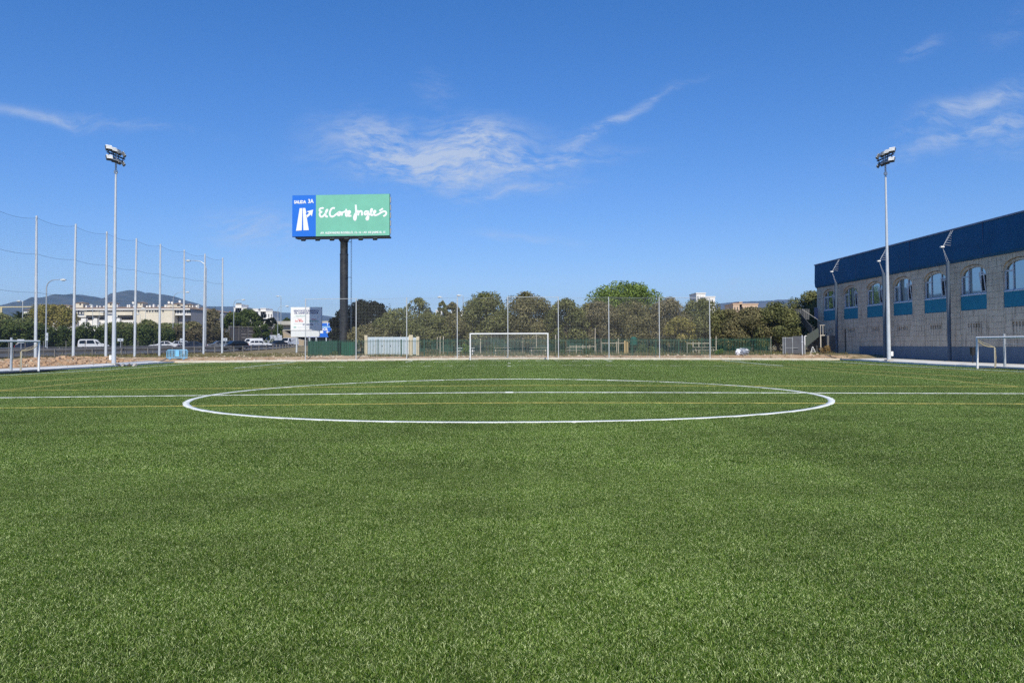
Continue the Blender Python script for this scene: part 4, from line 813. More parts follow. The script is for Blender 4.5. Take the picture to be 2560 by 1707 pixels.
for i in range(2): MB().cbox((XP(594+i*5, 332), 332, ZP(594, 760, 332)), (1.1, 1.1, .8)).build('water_tank', BLACK, None, label=('black water tank on the small white house roof, the left of two', 'black water tank on the small white house roof, the right of two')[i], category='tank')
h_ = thing('red_roof_house', 'tiny house with orange tiled roof above the hedge end', 'house', (XP(568, 300), 300, 0)); MB().box(-1, 1.2, 0, 6, 0, ZP(568, 788, 300)).build('wall', CREAM, h_); zz = ZP(568, 788, 300); MB().add([(-1.3, -.4, zz), (1.5, -.4, zz), (1.5, 6, zz), (-1.3, 6, zz), (.1, 2.8, zz+1.7)], [(0, 1, 4), (1, 2, 4), (2, 3, 4), (3, 0, 4), (3, 2, 1, 0)]).build('roof', TERR, h_)
PINK = mat('pinkish_render', (.60, .43, .30), .85, var=.06)
house('white_building', 'white flat-roofed building peeping over the right end of the net', [(1742, 1765, 734, WREND), (1752, 1789, 743, WREND)], 240)
house('sandy_building', 'low sandy building with flat roof behind the brown trees', [(1834, 1896, 761, PINK), (1850, 1856, 757, PINK)], 230)
house('far_house', 'strip of far white houses between the small trees left of the goal', [(1062, 1075, 778, WREND), (1090, 1106, 777, WREND), (1128, 1164, 779, WREND)], 260)
for px, top in ((1935, 744),): 
    x = XP(px, 150); MB().tube([(0, 0, 0), (0, 0, ZP(px, top, 150)-1)], .05, 5).build('antenna_mast', GALV, None, loc=(x, 150, .5), label='thin antenna mast above the trees left of the hall', category='antenna')
x = XP(2, 180); MB().tube([(0, 0, 0), (0, 0, ZP(2, 768, 180)-1)], .25, 6).tube([(-6, 0, ZP(2, 767, 180)-1), (12, 0, ZP(2, 766, 180)-1)], .12, 5).build('crane', mat('crane_paint', (.6, .52, .3), .6), None, loc=(x, 180, .9), label='pale crane mast and jib at the left edge over the trees', category='crane')

# ================================================================== BIG BILLBOARD
Yb = 92.8; bx = XP(851.5, Yb); bb = thing('billboard', 'huge green and blue advertising billboard on a single thick black column', 'billboard', (bx, Yb, Tz(bx, Yb)), radians(-4)); gz = bb.location.z
z0, z1 = ZP(851, 590.5, Yb)-gz, ZP(851, 487.5, Yb)-gz; Wb = (973.5-730)*Yb/F/.9826; hw = Wb/2; MP = Wb/1590; xs = -hw+(584-195)*MP
BGREEN = mat('mint_green_print', (.17, .50, .36), .55, var=.05, vscale=.7); BBLUE = mat('motorway_blue_print', (.004, .15, .66), .55); BWHITE = mat('white_print', (.82, .84, .83), .6)
MB().box(xs, hw, -.12, 0, z0, z1).build('green_panel', BGREEN, bb); MB().box(-hw, xs-.004, -.12, 0, z0, z1).build('blue_panel', BBLUE, bb)
MB().box(-hw-.02, hw+.03, .002, .18, z0-.03, z1+.03).build('backing_frame', BLACK, bb)
MB().box(-hw+.35, hw-.05, .02, 1.1, z0-.22, z0-.04).build('walkway', BLACK, bb)
for i in range(5): MB().box(hw+.035, hw+.12, .05, .25, z0+.25+i*.92, z0+.9+i*.92).build('frame_bracket', GALV, bb)
MB().prism([(-hw+.6, 1.9), (hw-.1, .4), (hw-.1, .6), (-hw+.6, 2.1)], 'z', z0, z1-.3).build('rear_panel', mat('panel_back', (.2, .2, .2), .7), bb)
cx_ = (1008-990)*MP; cr_ = .49
COLM = mat('black_column_paint', (.010, .011, .012), .42, c2=(.045, .045, .043), vscale=1.4, bump=.15)
MB().tube([(cx_, .9, -.5), (cx_, .9, z0-2.1)], cr_, 28).build('column', COLM, bb, smooth=True); MB().tube([(cx_, .9, z0-2.1), (cx_, .9, z0-.6), (cx_, .9, z0-.2)], [cr_*.93, cr_*.93, cr_*1.45], 28).build('column_head', COLM, bb, smooth=True)
MB().tube([(cx_, .9, z0-2.16), (cx_, .9, z0-2.02)], cr_*1.04, 28).build('flange', BLACK, bb)
MB().tube([(cx_, .9, -.1), (cx_, .9, .12)], cr_*1.5, 28).build('base_plate', BLACK, bb)
for i in range(6):
    x = -hw+(1.45+i*1.72); MB().tube([(x-.2, .1, z0-.12), (x+.05, -.55, z0-.38)], .06, 6).cbox((x+.12, -.66, z0-.46), (.50, .34, .24), rx=.5).build('floodlight', BLACK, bb)
ld = MB(); lx = cx_+.88
for s_ in (0, .34): ld.tube([(lx, .75+s_, 2.2), (lx, .75+s_, z0-.1)], .022, 5)
for z in np.arange(2.4, z0, .32): ld.tube([(lx, .75, z), (lx, 1.09, z)], .014, 4)
for z in (4.5, 9.2, z0-.6): ld.tube([(cx_+.3, .9, z), (lx, .9, z)], .03, 5)
ld.build('ladder', mat('ladder_steel', (.06, .09, .13), .5), bb)
def smooth_pts(p, k=5):
    out = []; P_ = [Vector(q) for q in p]
    for i in range(len(P_)-1):
        a = P_[max(i-1, 0)]; b_ = P_[i]; c_ = P_[i+1]; d = P_[min(i+2, len(P_)-1)]
        for j in range(k): t_ = j/k; out.append(.5*((2*b_)+(c_-a)*t_+(2*a-5*b_+4*c_-d)*t_*t_+(3*b_-a-3*c_+d)*t_**3))
    out.append(P_[-1]); return out
def bpt(px, py): return (-hw+(px-195)*MP, -.122, z1-(py-(188-(px-195)*.008))*(z1-z0)/(845-182))
def stroke(name, pts, r, parent):
    q = [Vector(bpt(*p)) for p in pts]; q = smooth_pts(q, 9) if len(q) > 2 else q; MB().tube(q, r*MP, 10, flat=((0, 1, 0), .12)).build(name, BWHITE, parent, smooth=True)
SW = 15
for pts in ([(712, 402), (685, 396), (652, 408), (644, 436), (662, 456), (690, 458)], [(672, 462), (648, 480), (648, 512), (668, 535), (700, 528), (735, 490), (765, 445), (772, 424), (755, 436), (742, 490), (750, 530), (782, 534)],
            [(895, 402), (862, 397), (832, 420), (814, 462), (814, 505), (838, 534), (875, 528), (912, 500), (945, 478), (960, 465), (942, 492), (952, 514), (975, 508), (984, 480), (968, 462), (1000, 470)], [(1006, 458), (1010, 520)], [(1010, 492), (1028, 466), (1052, 462)],
            [(1082, 412), (1076, 470), (1076, 518), (1098, 524), (1122, 500), (1144, 468), (1134, 446), (1114, 462), (1108, 498), (1126, 526), (1166, 522)], [(1048, 456), (1116, 452)],
            [(1236, 345), (1240, 420), (1242, 500), (1238, 560), (1226, 590), (1210, 574), (1210, 535), (1228, 492), (1262, 455), (1284, 440)], [(1280, 446), (1276, 520)], [(1280, 480), (1308, 450), (1334, 458), (1338, 520)],
            [(1424, 450), (1392, 458), (1378, 486), (1394, 508), (1422, 486), (1434, 452), (1442, 520), (1440, 570), (1424, 588), (1410, 570), (1432, 528), (1468, 494), (1500, 440), (1498, 416), (1482, 436), (1480, 496), (1500, 518), (1532, 492), (1556, 462), (1548, 444), (1530, 464), (1532, 504), (1556, 518), (1604, 502), (1650, 474), (1696, 456), (1724, 466), (1732, 492), (1712, 520), (1684, 534)], [(1622, 448), (1680, 410)]):
    stroke('script_lettering', pts, SW, bb)
def flatpoly(name, pts): 
    q = [bpt(*p) for p in pts]; MB().prism([(a[0], a[2]) for a in q], 'y', -.150, -.1215).build(name, BWHITE, bb)
flatpoly('road_symbol', [(318, 395), (362, 393), (354, 752), (260, 758)]); flatpoly('road_symbol', [(370, 393), (411, 393), (428, 470), (418, 480), (440, 545), (436, 550), (470, 748), (382, 750)])
flatpoly('arrow_symbol', [(421, 520), (475, 470), (432, 447), (540, 420), (519, 527), (502, 498), (437, 552)])
bz = lambda py: bpt(195, py)[2]
bxx = lambda px: bpt(px, 300)[0]
text('SALIDA', .50, BWHITE, bb, (bxx(323), -.135, bz(318)), bold=.022, sx=.88); text('3A', .66, BWHITE, bb, (bxx(500), -.135, bz(314)), bold=.022, sx=.86)
text('AV. ALEXANDRE ROSSELL\u00d3, 12- 16 \u2022 AV. DE JAIME III, 15', .345, BWHITE, bb, (bxx(1190), -.135, bz(815)), bold=.012, sx=.92)

# ================================================================== SMALL BILLBOARD + motorway sign
Ys = 104.6; x_ = XP(765, Ys); sb = thing('small_billboard', 'square white billboard with printed driving licence advert left of the black column', 'billboard', (x_, Ys, Tz(x_, Ys))); gz = sb.location.z
def SX(px): return XP(px, Ys)-x_
def SZ(py): return ZP(765, py, Ys)-gz
PW = mat('white_board', (.80, .81, .80), .6, var=.03); INKB = mat('grey_blue_ink', (.13, .15, .28), .7); INKR = mat('red_ink', (.75, .22, .22), .7); INKG = mat('green_ink', (.20, .45, .38), .7); INKL = mat('light_ink', (.42, .50, .52), .7)
MB().box(SX(727), SX(804), -.1, 0, SZ(825.5), SZ(768)).build('poster_panel', PW, sb); MB().box(SX(727.5), SX(800), -.08, 0, SZ(842), SZ(827)).build('lower_panel', PW, sb); MB().box(SX(726.5), SX(804.5), .002, .2, SZ(826.8), SZ(767.6)).build('frame', GALV, sb)
for px in (741, 773, 790): MB().tube([(SX(px), .12, -.3), (SX(px), .12, SZ(835))], .11, 8).build('leg', GALVL, sb)
MB().tube([(SX(795), .5, -.3), (SX(790), .12, SZ(843))], .06, 6).build('brace', GALV, sb)
def st(s, py, px, size, m, sx_=1, b_=.008): text(s, size, m, sb, (SX(px), -.115, SZ(py)), bold=b_, sx=sx_, ext=.008)
st('RENOVACI\u00d3N INMEDIATA', 779, 766, .34, INKB, .82, .012); st('DEL CARNET DE CONDUCIR', 784.5, 766, .33, INKB, .74, .012); st('PSICOT\u00c9CNICOS', 791, 752, .22, INKG, .8, 0); st('Centro', 799.5, 750, .2, INKR); st('Son Moix', 804.5, 748, .36, INKR, .8); st('Pol\u00edgono', 799.5, 785, .2, INKR); st('MALLORCA', 804.5, 785, .32, INKG, .72)
st('971 440 770', 813.5, 770, .32, INKB, .85); 
for a, c_, p in ((734, 758, 793.2), (734, 797, 809.2), (744, 790, 818.2)): MB().box(SX(a), SX(c_), -.112, -.101, SZ(p+.3), SZ(p-.3)).build('printed_rule', INKL, sb)
MB().tube([(SX(736), -.112, SZ(818)), (SX(736), -.101, SZ(818))], .09, 12).build('printed_logo', INKG, sb); MB().tube([(SX(739.5), -.112, SZ(818)), (SX(739.5), -.101, SZ(818))], .09, 12).build('printed_logo', INKG, sb)
for j in range(5): MB().box(SX(728), SX(799.6), -.094, -.081, SZ(829.6+j*2.6), SZ(829.2+j*2.6)).build('lower_panel_line', INKL, sb)
Yg = 158.0; x_ = XP(797, Yg); ms = thing('motorway_sign', 'blue motorway direction sign half hidden behind the small white billboard', 'sign', (x_, Yg, Tz(x_, Yg))); gz = ms.location.z
SBL = mat('sign_blue', (.004, .13, .62), .45); BX = lambda px: XP(px, Yg)-x_; BZ = lambda py: ZP(797, py, Yg)-gz
MB().box(BX(768), BX(828), -.08, 0, BZ(815), BZ(808)).build('upper_panel', SBL, ms); MB().box(BX(768), BX(828), -.08, 0, BZ(842.5), BZ(819)).build('lower_panel', SBL, ms)
MB().box(BX(767.5), BX(828.5), -.06, 0, BZ(818.9), BZ(815.1)).build('divider', mat('pale_blue', (.25, .5, .78), .5), ms); MB().box(BX(767), BX(829), .005, .12, BZ(843.5), BZ(807)).build('frame', GALVL, ms)
text('1', .75, BWHITE, ms, (BX(819), -.095, BZ(813.6)), bold=.02); text('Inca', 1.0, BWHITE, ms, (BX(808), -.095, BZ(825.5)), bold=.03, sx=1.1); text('\u2190', .9, BWHITE, ms, (BX(820), -.095, BZ(834)), bold=.03)
MB().box(BX(800), BX(808), -.095, -.081, BZ(833), BZ(826.5)).build('route_plate', PW, ms)
for px in (774, 815): MB().tube([(BX(px), .2, -.3), (BX(px), .2, BZ(808))], .14, 8).build('leg', GALVL, ms)

# ================================================================== NETS
NETM = mat('pale_net_cord', (.36, .37, .35), .8); NETD = mat('grey_net_cord', (.16, .17, .19), .8)
bn = thing('ball_stop_net', 'tall ball-stop net on nine white posts along the back kerb behind the goal', 'net', (0, 77.75, 0))
pm = MB().tube([(0, 0, 0), (0, 0, 6.05)], .048, 10).mesh('post'); pm.materials.append(mat('net_post_paint', (.52, .54, .54), .5))
for i in range(9):
    x = -20.2+i*5.02; z = float(G(x, 77.5))+.16; o = bpy.data.objects.new('post', pm); COL.objects.link(o); o.parent = bn; o.location = (x, 0, z)
    if i < 8:
        z2 = float(G(x+5, 77.5))+.16; tb = i in (0, 4, 7); MB().tube([(x, 0, z+6.0), (x+2.5, 0, (z+z2)/2+(6.0 if tb else 5.95)), (x+5.02, 0, z2+6.0)], .024 if tb else .011, 6).build('top_bar' if tb else 'top_rope', mat('net_post_paint', (.52, .54, .54), .5) if tb else GALV, bn)
        if i > 0 or True: mesh_net('net', x+.06, x+4.96, z+.05, z+5.95, .145, .0050, NETM if i else NETD, bn, (0, .03, 0))
ln = thing('ball_stop_net', 'very tall ball-stop net on grey poles along the left side by the highway', 'net', (0, 0, 0))
PL = [(85, 896, 97.4, 539.6), (182, 890, 188.4, 560), (265.6, 888.8, 267.6, 579), (336, 886.7, 340.4, 596), (399, 883, 401, 610), (458.6, 878.5, 462.7, 624.7), (508, 877, 512, 634.4), (556.6, 877, 556.3, 644.4)]
pp = []
for (a, b_, c_, d) in PL:
    Yp = (13.0-EYE)/((ray(c_, d).z/ray(c_, d).y)); xp = XP((a+c_)/2, Yp, 720); pp.append((xp, Yp))
pp = [(2*pp[0][0]-pp[1][0], 2*pp[0][1]-pp[1][1])]+pp; pp = [(2*pp[0][0]-pp[1][0], 2*pp[0][1]-pp[1][1])]+pp
for i, p in enumerate(pp):
    z = Tz(*p)-.2; tx = rnd.uniform(-.10, .10); MB().tube([(0, 0, 0), (tx*.4, 0, 6), (tx, 0, 13-z)], [.135, .12, .085], 10).build('pole', GALVL, ln, smooth=True, loc=(p[0], p[1], z))
    if i < len(pp)-1:
        q = pp[i+1]; d = sqrt((q[0]-p[0])**2+(q[1]-p[1])**2); a_ = atan2(q[1]-p[1], q[0]-p[0])
        V = []; Fc = []; step = .16; wd = .0042
        sag = lambda s_, k: k*4*s_*(1-s_)
        top_ = lambda s_: 12.8-sag(s_, .28)
        for x in np.arange(0, d, step):
            s_ = x/d; k = len(V); V += [(x-wd/2, 0, z+.6), (x+wd/2, 0, z+.6), (x+wd/2, 0, top_(s_)), (x-wd/2, 0, top_(s_))]; Fc.append((k, k+1, k+2, k+3))
        for j in range(int(12.2/step)):
            for e in range(6):
                s0, s1 = e/6, (e+1)/6; f_ = j*step/12.2; zA_ = z+.6+(top_(s0)-z-.6)*f_; zB_ = z+.6+(top_(s1)-z-.6)*f_; k = len(V); V += [(s0*d, .004, zA_-wd/2), (s1*d, .004, zB_-wd/2), (s1*d, .004, zB_+wd/2), (s0*d, .004, zA_+wd/2)]; Fc.append((k, k+1, k+2, k+3))
        o = link('net', npmesh('net', np.array(V), np.array(Fc)), NETD, ln); o.location = (p[0], p[1], 0); o.rotation_euler.z = a_
        for hh, k in ((12.8, .28), (9.6, .16), (6.2, .10)): MB().tube([(t_*d, 0, hh-sag(t_, k)) for t_ in np.linspace(0, 1, 9)], .011, 5, cap=False).build('rope', mat('dark_rope', (.10, .11, .13), .8), ln, loc=(p[0], p[1], 0), rz=a_)

# ================================================================== GOALS
def goal(label, cx, cy, rz, W, Hh, dep, rtop, r, group=None, netm=NETD, sparse=False):
    o = thing('goal', label, 'goal', (cx, cy, float(G(cx, cy))-.02), rz)
    for s_ in (-1, 1): MB().tube([(s_*(W/2+r), 0, -.1), (s_*(W/2+r), 0, Hh+r*1.98)], r, 12).build('post', WHITE, o, smooth=True)
    MB().tube([(-W/2-r*.4, 0, Hh+r), (W/2+r*.4, 0, Hh+r)], r, 12).build('crossbar', WHITE, o, smooth=True)
    return o
g1 = goal('full-size white football goal at the far end in front of the tall net', 0, 75.2, 0, 7.32, 2.44, 1.6, .8, .068)
for s_ in (-1, 1): MB().tube([(s_*3.72, .06, 2.45), (s_*3.72, .9, 2.42)], .02, 6).build('net_support', WHITE, g1)
mesh_net('net', -3.66, 3.66, .06, 2.46, .14, .007, NETM, g1, (0, 1.5, 0))
for s_ in (-1, 1): MB().cbox((s_*3.72, .35, .12), (.12, .5, .16)).build('base_weight', BLACK, g1)
for s, lb in ((-1, 'white seven-a-side goal at the left edge, cut off by the picture'), (1, 'white seven-a-side goal at the right edge with torn net remnants')):
    yp = 52.3; gx_ = s*31.3
    o = goal(lb, gx_, yp-3.1, -s*pi/2, 6.0, 2.00, 1.1, .5, .068)   # local x runs along the touchline, local y points off the pitch
    o.rotation_euler.z = pi/2 if s < 0 else -pi/2
    for e in (-1, 1):
        MB().tube([(e*3.05, 1.15, 0), (e*3.05, 1.15, 1.42)], .035, 8).build('rear_upright', mat('frame_cream', (.48, .45, .36), .6), o); MB().tube([(e*3.05, 0, .04), (e*3.05, 1.15, .04)], .03, 8).build('ground_bar', mat('frame_dark', (.06, .06, .06), .6), o)
    pts = [(e2, yb, zb) for e2, yb, zb in ()]
    sg = 3.05 if s < 0 else -3.05
    mb = MB(); mb.tube(smooth_pts([(sg, .05, 1.85), (sg, .35, 1.62), (sg, .7, 1.48), (sg, 1.15, 1.45)]), .03, 6); mb.tube(smooth_pts([(sg, .05, 1.95), (sg, .4, 1.74), (sg, .8, 1.60), (sg, 1.15, 1.40)]), .015, 5); mb.build('torn_net', mat('old_net', (.42, .36, .22), .9), o)
    MB().tube([(-3.05, 1.15, .04), (3.05, 1.15, .04)], .03, 8).build('ground_bar', mat('frame_dark', (.06, .06, .06), .6), o)
    mb = MB()
    for k in range(9): mb.tube([(sg+rnd.uniform(-.02, .02), 1.17+rnd.uniform(0, .09), z_) for z_ in np.linspace(1.4, .1, 5)], .007, 4)
    mb.build('hanging_cord', mat('old_net', (.42, .36, .22), .9), o)
    pz = float(G(33.2, 52.5)); MB().tube([(0, 0, 0), (0, 0, 2.2)], .085, 10).build('steel_post', GALV, None, smooth=True, loc=(s*33.28, 52.5, pz+.14), label=('grey steel post standing on the kerb behind the left-hand goal' if s < 0 else 'grey steel post standing on the kerb behind the right-hand goal'), category='post')
    MB().tube([(s*33.28, 52.5, pz+1.65), (s*33.28, 46.2, pz+1.65)], .02, 6).build('steel_rail', GALV, None, label=('thin rail running from the kerb post behind the left goal' if s < 0 else 'thin rail running from the kerb post behind the right goal'), category='rail')
# thin black slab standing in for the shadow strip by the left goal
MB().box(-32.9, -31.2, 41.5, 55.5, -.235, -.20).build('shadow_strip', mat('shadow_black', (.012, .018, .016), .9), None, label='flat dark strip imitating the shadow beside the left goal along the kerb', category='shadow')

# ================================================================== FLOODLIGHT MASTS
def mast(label, x, y, z, h, s):
    o = thing('floodlight_mast', label, 'floodlight', (x, y, z), 0, 'floodlight masts beside the pitch')
    MB().tube([(0, 0, 0), (0, 0, h*.32)], [.175, .145], 12).build('lower_pole', GALVL, o, smooth=True); MB().tube([(0, 0, h*.30), (0, 0, h*.68)], [.140, .105], 12).build('middle_pole', GALVL, o, smooth=True); MB().tube([(0, 0, h*.66), (0, 0, h)], [.10, .07], 12).build('upper_pole', GALVL, o, smooth=True)
    MB().box(-.28, .28, -.28, .28, -.25, .04).build('base', CONC, o); MB().box(.17 if s > 0 else -.35, .35 if s > 0 else -.17, -.09, .09, .35, .75).build('switch_box', WHITE, o)
    d = Vector((s*.06, -1.0, 0)).normalized(); an = atan2(d.y, d.x); hd = MAT_HEAD
    MB().cbox((0, 0, h-.35), (2.7, .10, .10), rz=an).build('cross_arm', BLACK, o); MB().cbox((0, 0, h-.62), (1.9, .06, .06), rz=an).build('cross_arm', BLACK, o)
    for j in range(8):
        top = j < 4; i = j % 4; q = (-1.15+i*.77) if top else (-1.05+i*.70); p = d*q; zz = (h+.02) if top else (h-.78)
        yaw = atan2(-.25, -s*1.0)+(i-1.5)*.35*s; tilt = radians(62)
        M = Matrix.Translation((p.x, p.y, zz)) @ Matrix.Rotation(yaw, 4, 'Z') @ Matrix.Rotation(tilt, 4, 'Y')
        bx_ = [(-.25, -.24, -.09), (.25, -.24, -.09), (.25, .24, -.09), (-.25, .24, -.09), (-.21, -.20, .10), (.21, -.20, .10), (.21, .20, .10), (-.21, .20, .10)]
        fl_ = MB().add([M @ Vector(q_) for q_ in bx_], [(0,3,2,1),(4,5,6,7),(0,1,5,4),(1,2,6,5),(2,3,7,6),(3,0,4,7)]).build('floodlight', hd, o)
        mb = MB()
        for e in range(3): mb.add([M @ Vector(q_) for q_ in ((-.20+e*.14, -.24, .10), (-.11+e*.14, -.24, .10), (-.11+e*.14, .24, .10), (-.20+e*.14, .24, .10), (-.20+e*.14, -.24, .16), (-.11+e*.14, -.24, .16), (-.11+e*.14, .24, .16), (-.20+e*.14, .24, .16))], [(0,3,2,1),(4,5,6,7),(0,1,5,4),(1,2,6,5),(2,3,7,6),(3,0,4,7)])
        mb.build('cooling_fin', WHITE if i in (3, 2) and top or i == 3 else GALV, fl_)
        MB().add([M @ Vector(q_) for q_ in ((-.2, -.22, -.085), (.2, -.22, -.085), (.2, .22, -.085), (-.2, .22, -.085))], [(0, 1, 2, 3)]).build('lens', GLASS, fl_)
        MB().tube([(p.x, p.y, h-.35), (p.x, p.y, zz)], .04, 5).build('hinge', BLACK, o)
    MB().box(-.12, .12, -.1, .1, h-1.9, h-1.65).build('junction_box', WHITE, o)
    return o
MAT_HEAD = mat('lamp_housing', (.07, .075, .08), .5, .2)
mast('tall grey floodlight mast on the left side of the pitch', XP(285, 67.5), 67.5, -.10, 18.35, -1)
mast('tall grey floodlight mast on the right side in front of the hall', XP(2221.5, 69.0), 69.0, -.06, 18.30, 1)

# ================================================================== BACK FENCE, gates, park
PG = mat('green_fence_paint', (.018, .075, .045), .5, var=.1); PGL = mat('bright_green_fence_paint', (.015, .11, .06), .5)
bf = thing('palisade_fence', 'long green metal bar fence behind the tall net', 'fence', (0, 82, 0)); xa, xb = XP(771, 82), XP(1928, 82); step = (xb-xa)/298
br = MB().box(-.022, .022, -.008, .008, .0, 1.78).mesh('bar'); br.materials.append(PG)
for i in range(299):
    x = xa+i*step; z = Tz(x, 82); o = bpy.data.objects.new('bar', br); COL.objects.link(o); o.parent = bf; o.location = (x, 0, z-.02+.01*(i % 3))
for i in range(20):
    x = xa+i*(xb-xa)/20; x2 = xa+(i+1)*(xb-xa)/20; z = Tz(x, 82); z2 = Tz(x2, 82)
    MB().add([(x, .012, z+1.55), (x2, .012, z2+1.55), (x2, .03, z2+1.55), (x, .03, z+1.55), (x, .012, z+1.60), (x2, .012, z2+1.60), (x2, .03, z2+1.60), (x, .03, z+1.60)], [(0,3,2,1),(4,5,6,7),(0,1,5,4),(1,2,6,5),(2,3,7,6),(3,0,4,7)]).build('rail', PG, bf)
    MB().box(x-.035, x+.035, .035, .10, z-.1, z+1.8).build('fence_post', PG, bf)
gp = thing('container', 'dark green corrugated sheet enclosure left of the billboard column', 'container', (XP(806, 86), 86, Tz(XP(806, 86), 86)));
for i in range(16): MB().box(-1.55+i*.195, -1.55+i*.195+.12, 0, .06, 0, 1.62).build('rib', PG, gp)
MB().box(-1.6, 1.6, .07, 2.4, 0, 1.6).build('body', PG, gp)
gp = thing('container', 'dark green corrugated box right of the foot of the billboard column', 'container', (XP(870, 84), 84, Tz(XP(870, 84), 84)))
for i in range(7): MB().box(-.68+i*.195, -.68+i*.195+.12, 0, .06, 0, 1.5).build('rib', PGL, gp)
MB().box(-.7, .7, .07, 1.6, 0, 1.48).build('body', PG, gp)
GW = mat('pale_blue_gate_sheet', (.50, .58, .64), .5, var=.05); STN = mat('cream_stone', (.62, .54, .38), .9, var=.08, vscale=2)
Yg = 86.0; zg = Tz(XP(970, Yg), Yg)
gt = thing('gate', 'row of five pale corrugated gate leaves between cream pillars', 'gate', (0, Yg, zg)); 
for i in range(5):
    a = XP(919+i*20.6, Yg); c_ = XP(919+(i+1)*20.6-.8, Yg); lf = MB().box(a, c_, .02, .05, .12, 2.0).build('gate_leaf', GW, gt); mb = MB()
    for q in np.arange(a+.02, c_-.06, .11): mb.box(q, q+.05, -.012, .019, .12, 1.99)
    mb.build('corrugation', GW, lf); MB().box(c_-.20, c_-.14, -.04, -.014, .95, 1.1).build('handle', BLACK, lf); MB().box(c_+.0, c_+.03, -.02, .0, .12, 2.08).build('stile', WHITE, lf)
MB().box(XP(919, Yg), XP(1021, Yg), .06, .2, -.1, .115).build('threshold', STN, gt)
for k, px in enumerate((911.5, 1022.3, 1041)):
    a = XP(px, Yg); w3 = .32 if k != 1 else .44; p = MB().box(a, a+w3, -.1, .3, -.1, 2.22 if k < 2 else 2.05).build('pillar', STN, None, loc=(0, Yg, zg), label=('cream stone pillar at the left end of the pale gates', 'cream stone pillar at the right end of the pale gates', 'shorter cream stone pillar standing alone right of the gates')[k], category='pillar')
MB().box(XP(1032.5, Yg), XP(1040.5, Yg), .02, .06, .1, 1.95).build('side_gate', GW, None, loc=(0, Yg, zg), label='narrow pale sheet door between the two right-hand cream pillars', category='gate')
# far green panel fence of the park
pf = thing('park_fence', 'long dark green mesh fence at the back of the park under the trees', 'fence', (0, 103, Tz(0, 103)))
for i in range(22): a = XP(1040+i*40, 103); c_ = XP(1078+i*40, 103); MB().box(a, c_, 0, .03, .1, 1.9).build('panel', mat('deep_green_mesh', (.012, .05, .038), .7, var=.2, vscale=2), pf); MB().box(a-.12, a-.03, -.04, .06, 0, 2.0).build('post', PG, pf)
PALE = mat('pale_timber', (.48, .42, .32), .8, var=.12)
for px, Y, h, lb in ((1100.5, 88, 2.1, 'left of two pale timber stakes near the broad trunk'), (1109, 88, 2.1, 'right of two pale timber stakes near the broad trunk'), (1093, 92, 2.0, 'white stake before the dark green fence near the single pillar'), (1201, 90, 1.8, 'pale stake just inside the left goalpost'), (1307, 90, 1.9, 'pale stake behind the goal right of its middle post'), (1389, 91, 2.2, 'reddish pale stake left of the sixth net post'), (1341, 93, 2.4, 'thin grey stake behind the right part of the goal'), (1487.5, 92, 3.0, 'tall thin grey stake left of the seventh net post'), (1502, 91, 1.8, 'pale stake right of the tall thin grey one'), (1546, 92, 1.8, 'pale stake left of the two tan boards'), (1697, 92, 1.7, 'grey stake in the framed bay at the right end of the net'), (1777, 88, 1.9, 'white stake beside the last net post'), (1790, 87, 2.0, 'pale stake at the start of the sunlit green fence'), (1927, 88, 1.9, 'pale stake by the opening at the right end of the green fence')):
    x = XP(px, Y); z = Tz(x, Y); MB().tube([(0, 0, -.2), (rnd.uniform(-.04, .04), 0, h)], .05, 6).build('timber_stake', PALE, None, loc=(x, Y, z), label=lb, category='stake')
tb = thing('board', 'pair of tan upright boards with a thin stake in the park', 'board', (XP(1566, 89), 89, Tz(XP(1566, 89), 89))); MB().box(-.28, -.02, 0, .05, 0, 1.5).build('plank', mat('tan_board', (.45, .32, .14), .8), tb); MB().box(.02, .2, .02, .07, 0, 1.35).build('plank', mat('tan_board', (.45, .32, .14), .8), tb)
tk = thing('water_tank', 'round dark green tank on legs in the park right of the tan boards', 'tank', (XP(1584, 93), 93, Tz(XP(1584, 93), 93))); MB().tube([(0, 0, .95), (0, 0, 1.0), (0, 0, 1.75), (0, 0, 1.95)], [.3, .42, .42, .2], 14).build('drum', mat('tank_green', (.01, .10, .07), .4), tk, smooth=True)
for a in (-.3, .3): MB().tube([(a, 0, 0), (a, 0, 1.0)], .03, 6).build('leg', PG, tk)
def bench_table(px, Y, w_, lb, m=PALE):
    x = XP(px, Y); o = thing('picnic_table', lb, 'picnic table', (x, Y, Tz(x, Y)))
    for i in range(4): MB().box(-w_/2, w_/2, -.36+i*.19, -.2+i*.19, .72, .76).build('top_plank', m, o)
    for s_ in (-.75, .75): MB().box(-w_/2, w_/2, s_-.13, s_+.13, .42, .46).build('seat', m, o)
    for s_ in (-w_*.38, w_*.38): MB().tube([(s_, -.7, 0), (s_, .05, .72)], .04, 6).tube([(s_, .7, 0), (s_, -.05, .72)], .04, 6).build('leg', m, o)
bench_table(1255, 90, 1.9, 'timber picnic table behind the left part of the goal'); bench_table(1346, 91, 2.1, 'timber picnic table behind the right half of the goal'); bench_table(1446, 89, 2.8, 'long low timber picnic table between the sixth and seventh net posts'); bench_table(1760, 89, 2.6, 'timber picnic table in front of the fence at the right end of the net'); bench_table(1165, 89, 2.0, 'white-topped picnic table left of the goal', WHITE)
def rail_fence(px0, px1, Y, z0, lb, n_=5):
    xa_, xb_ = XP(px0, Y), XP(px1, Y); o = thing('rail_fence', lb, 'fence', (xa_, Y, Tz(xa_, Y))); MB().box(0, xb_-xa_, 0, .05, z0, z0+.08).build('rail', PALE, o)
    for i in range(n_): q = (xb_-xa_)*i/(n_-1); MB().box(q-.035, q+.035, -.02, .07, 0, z0+.2).build('post', PALE, o)
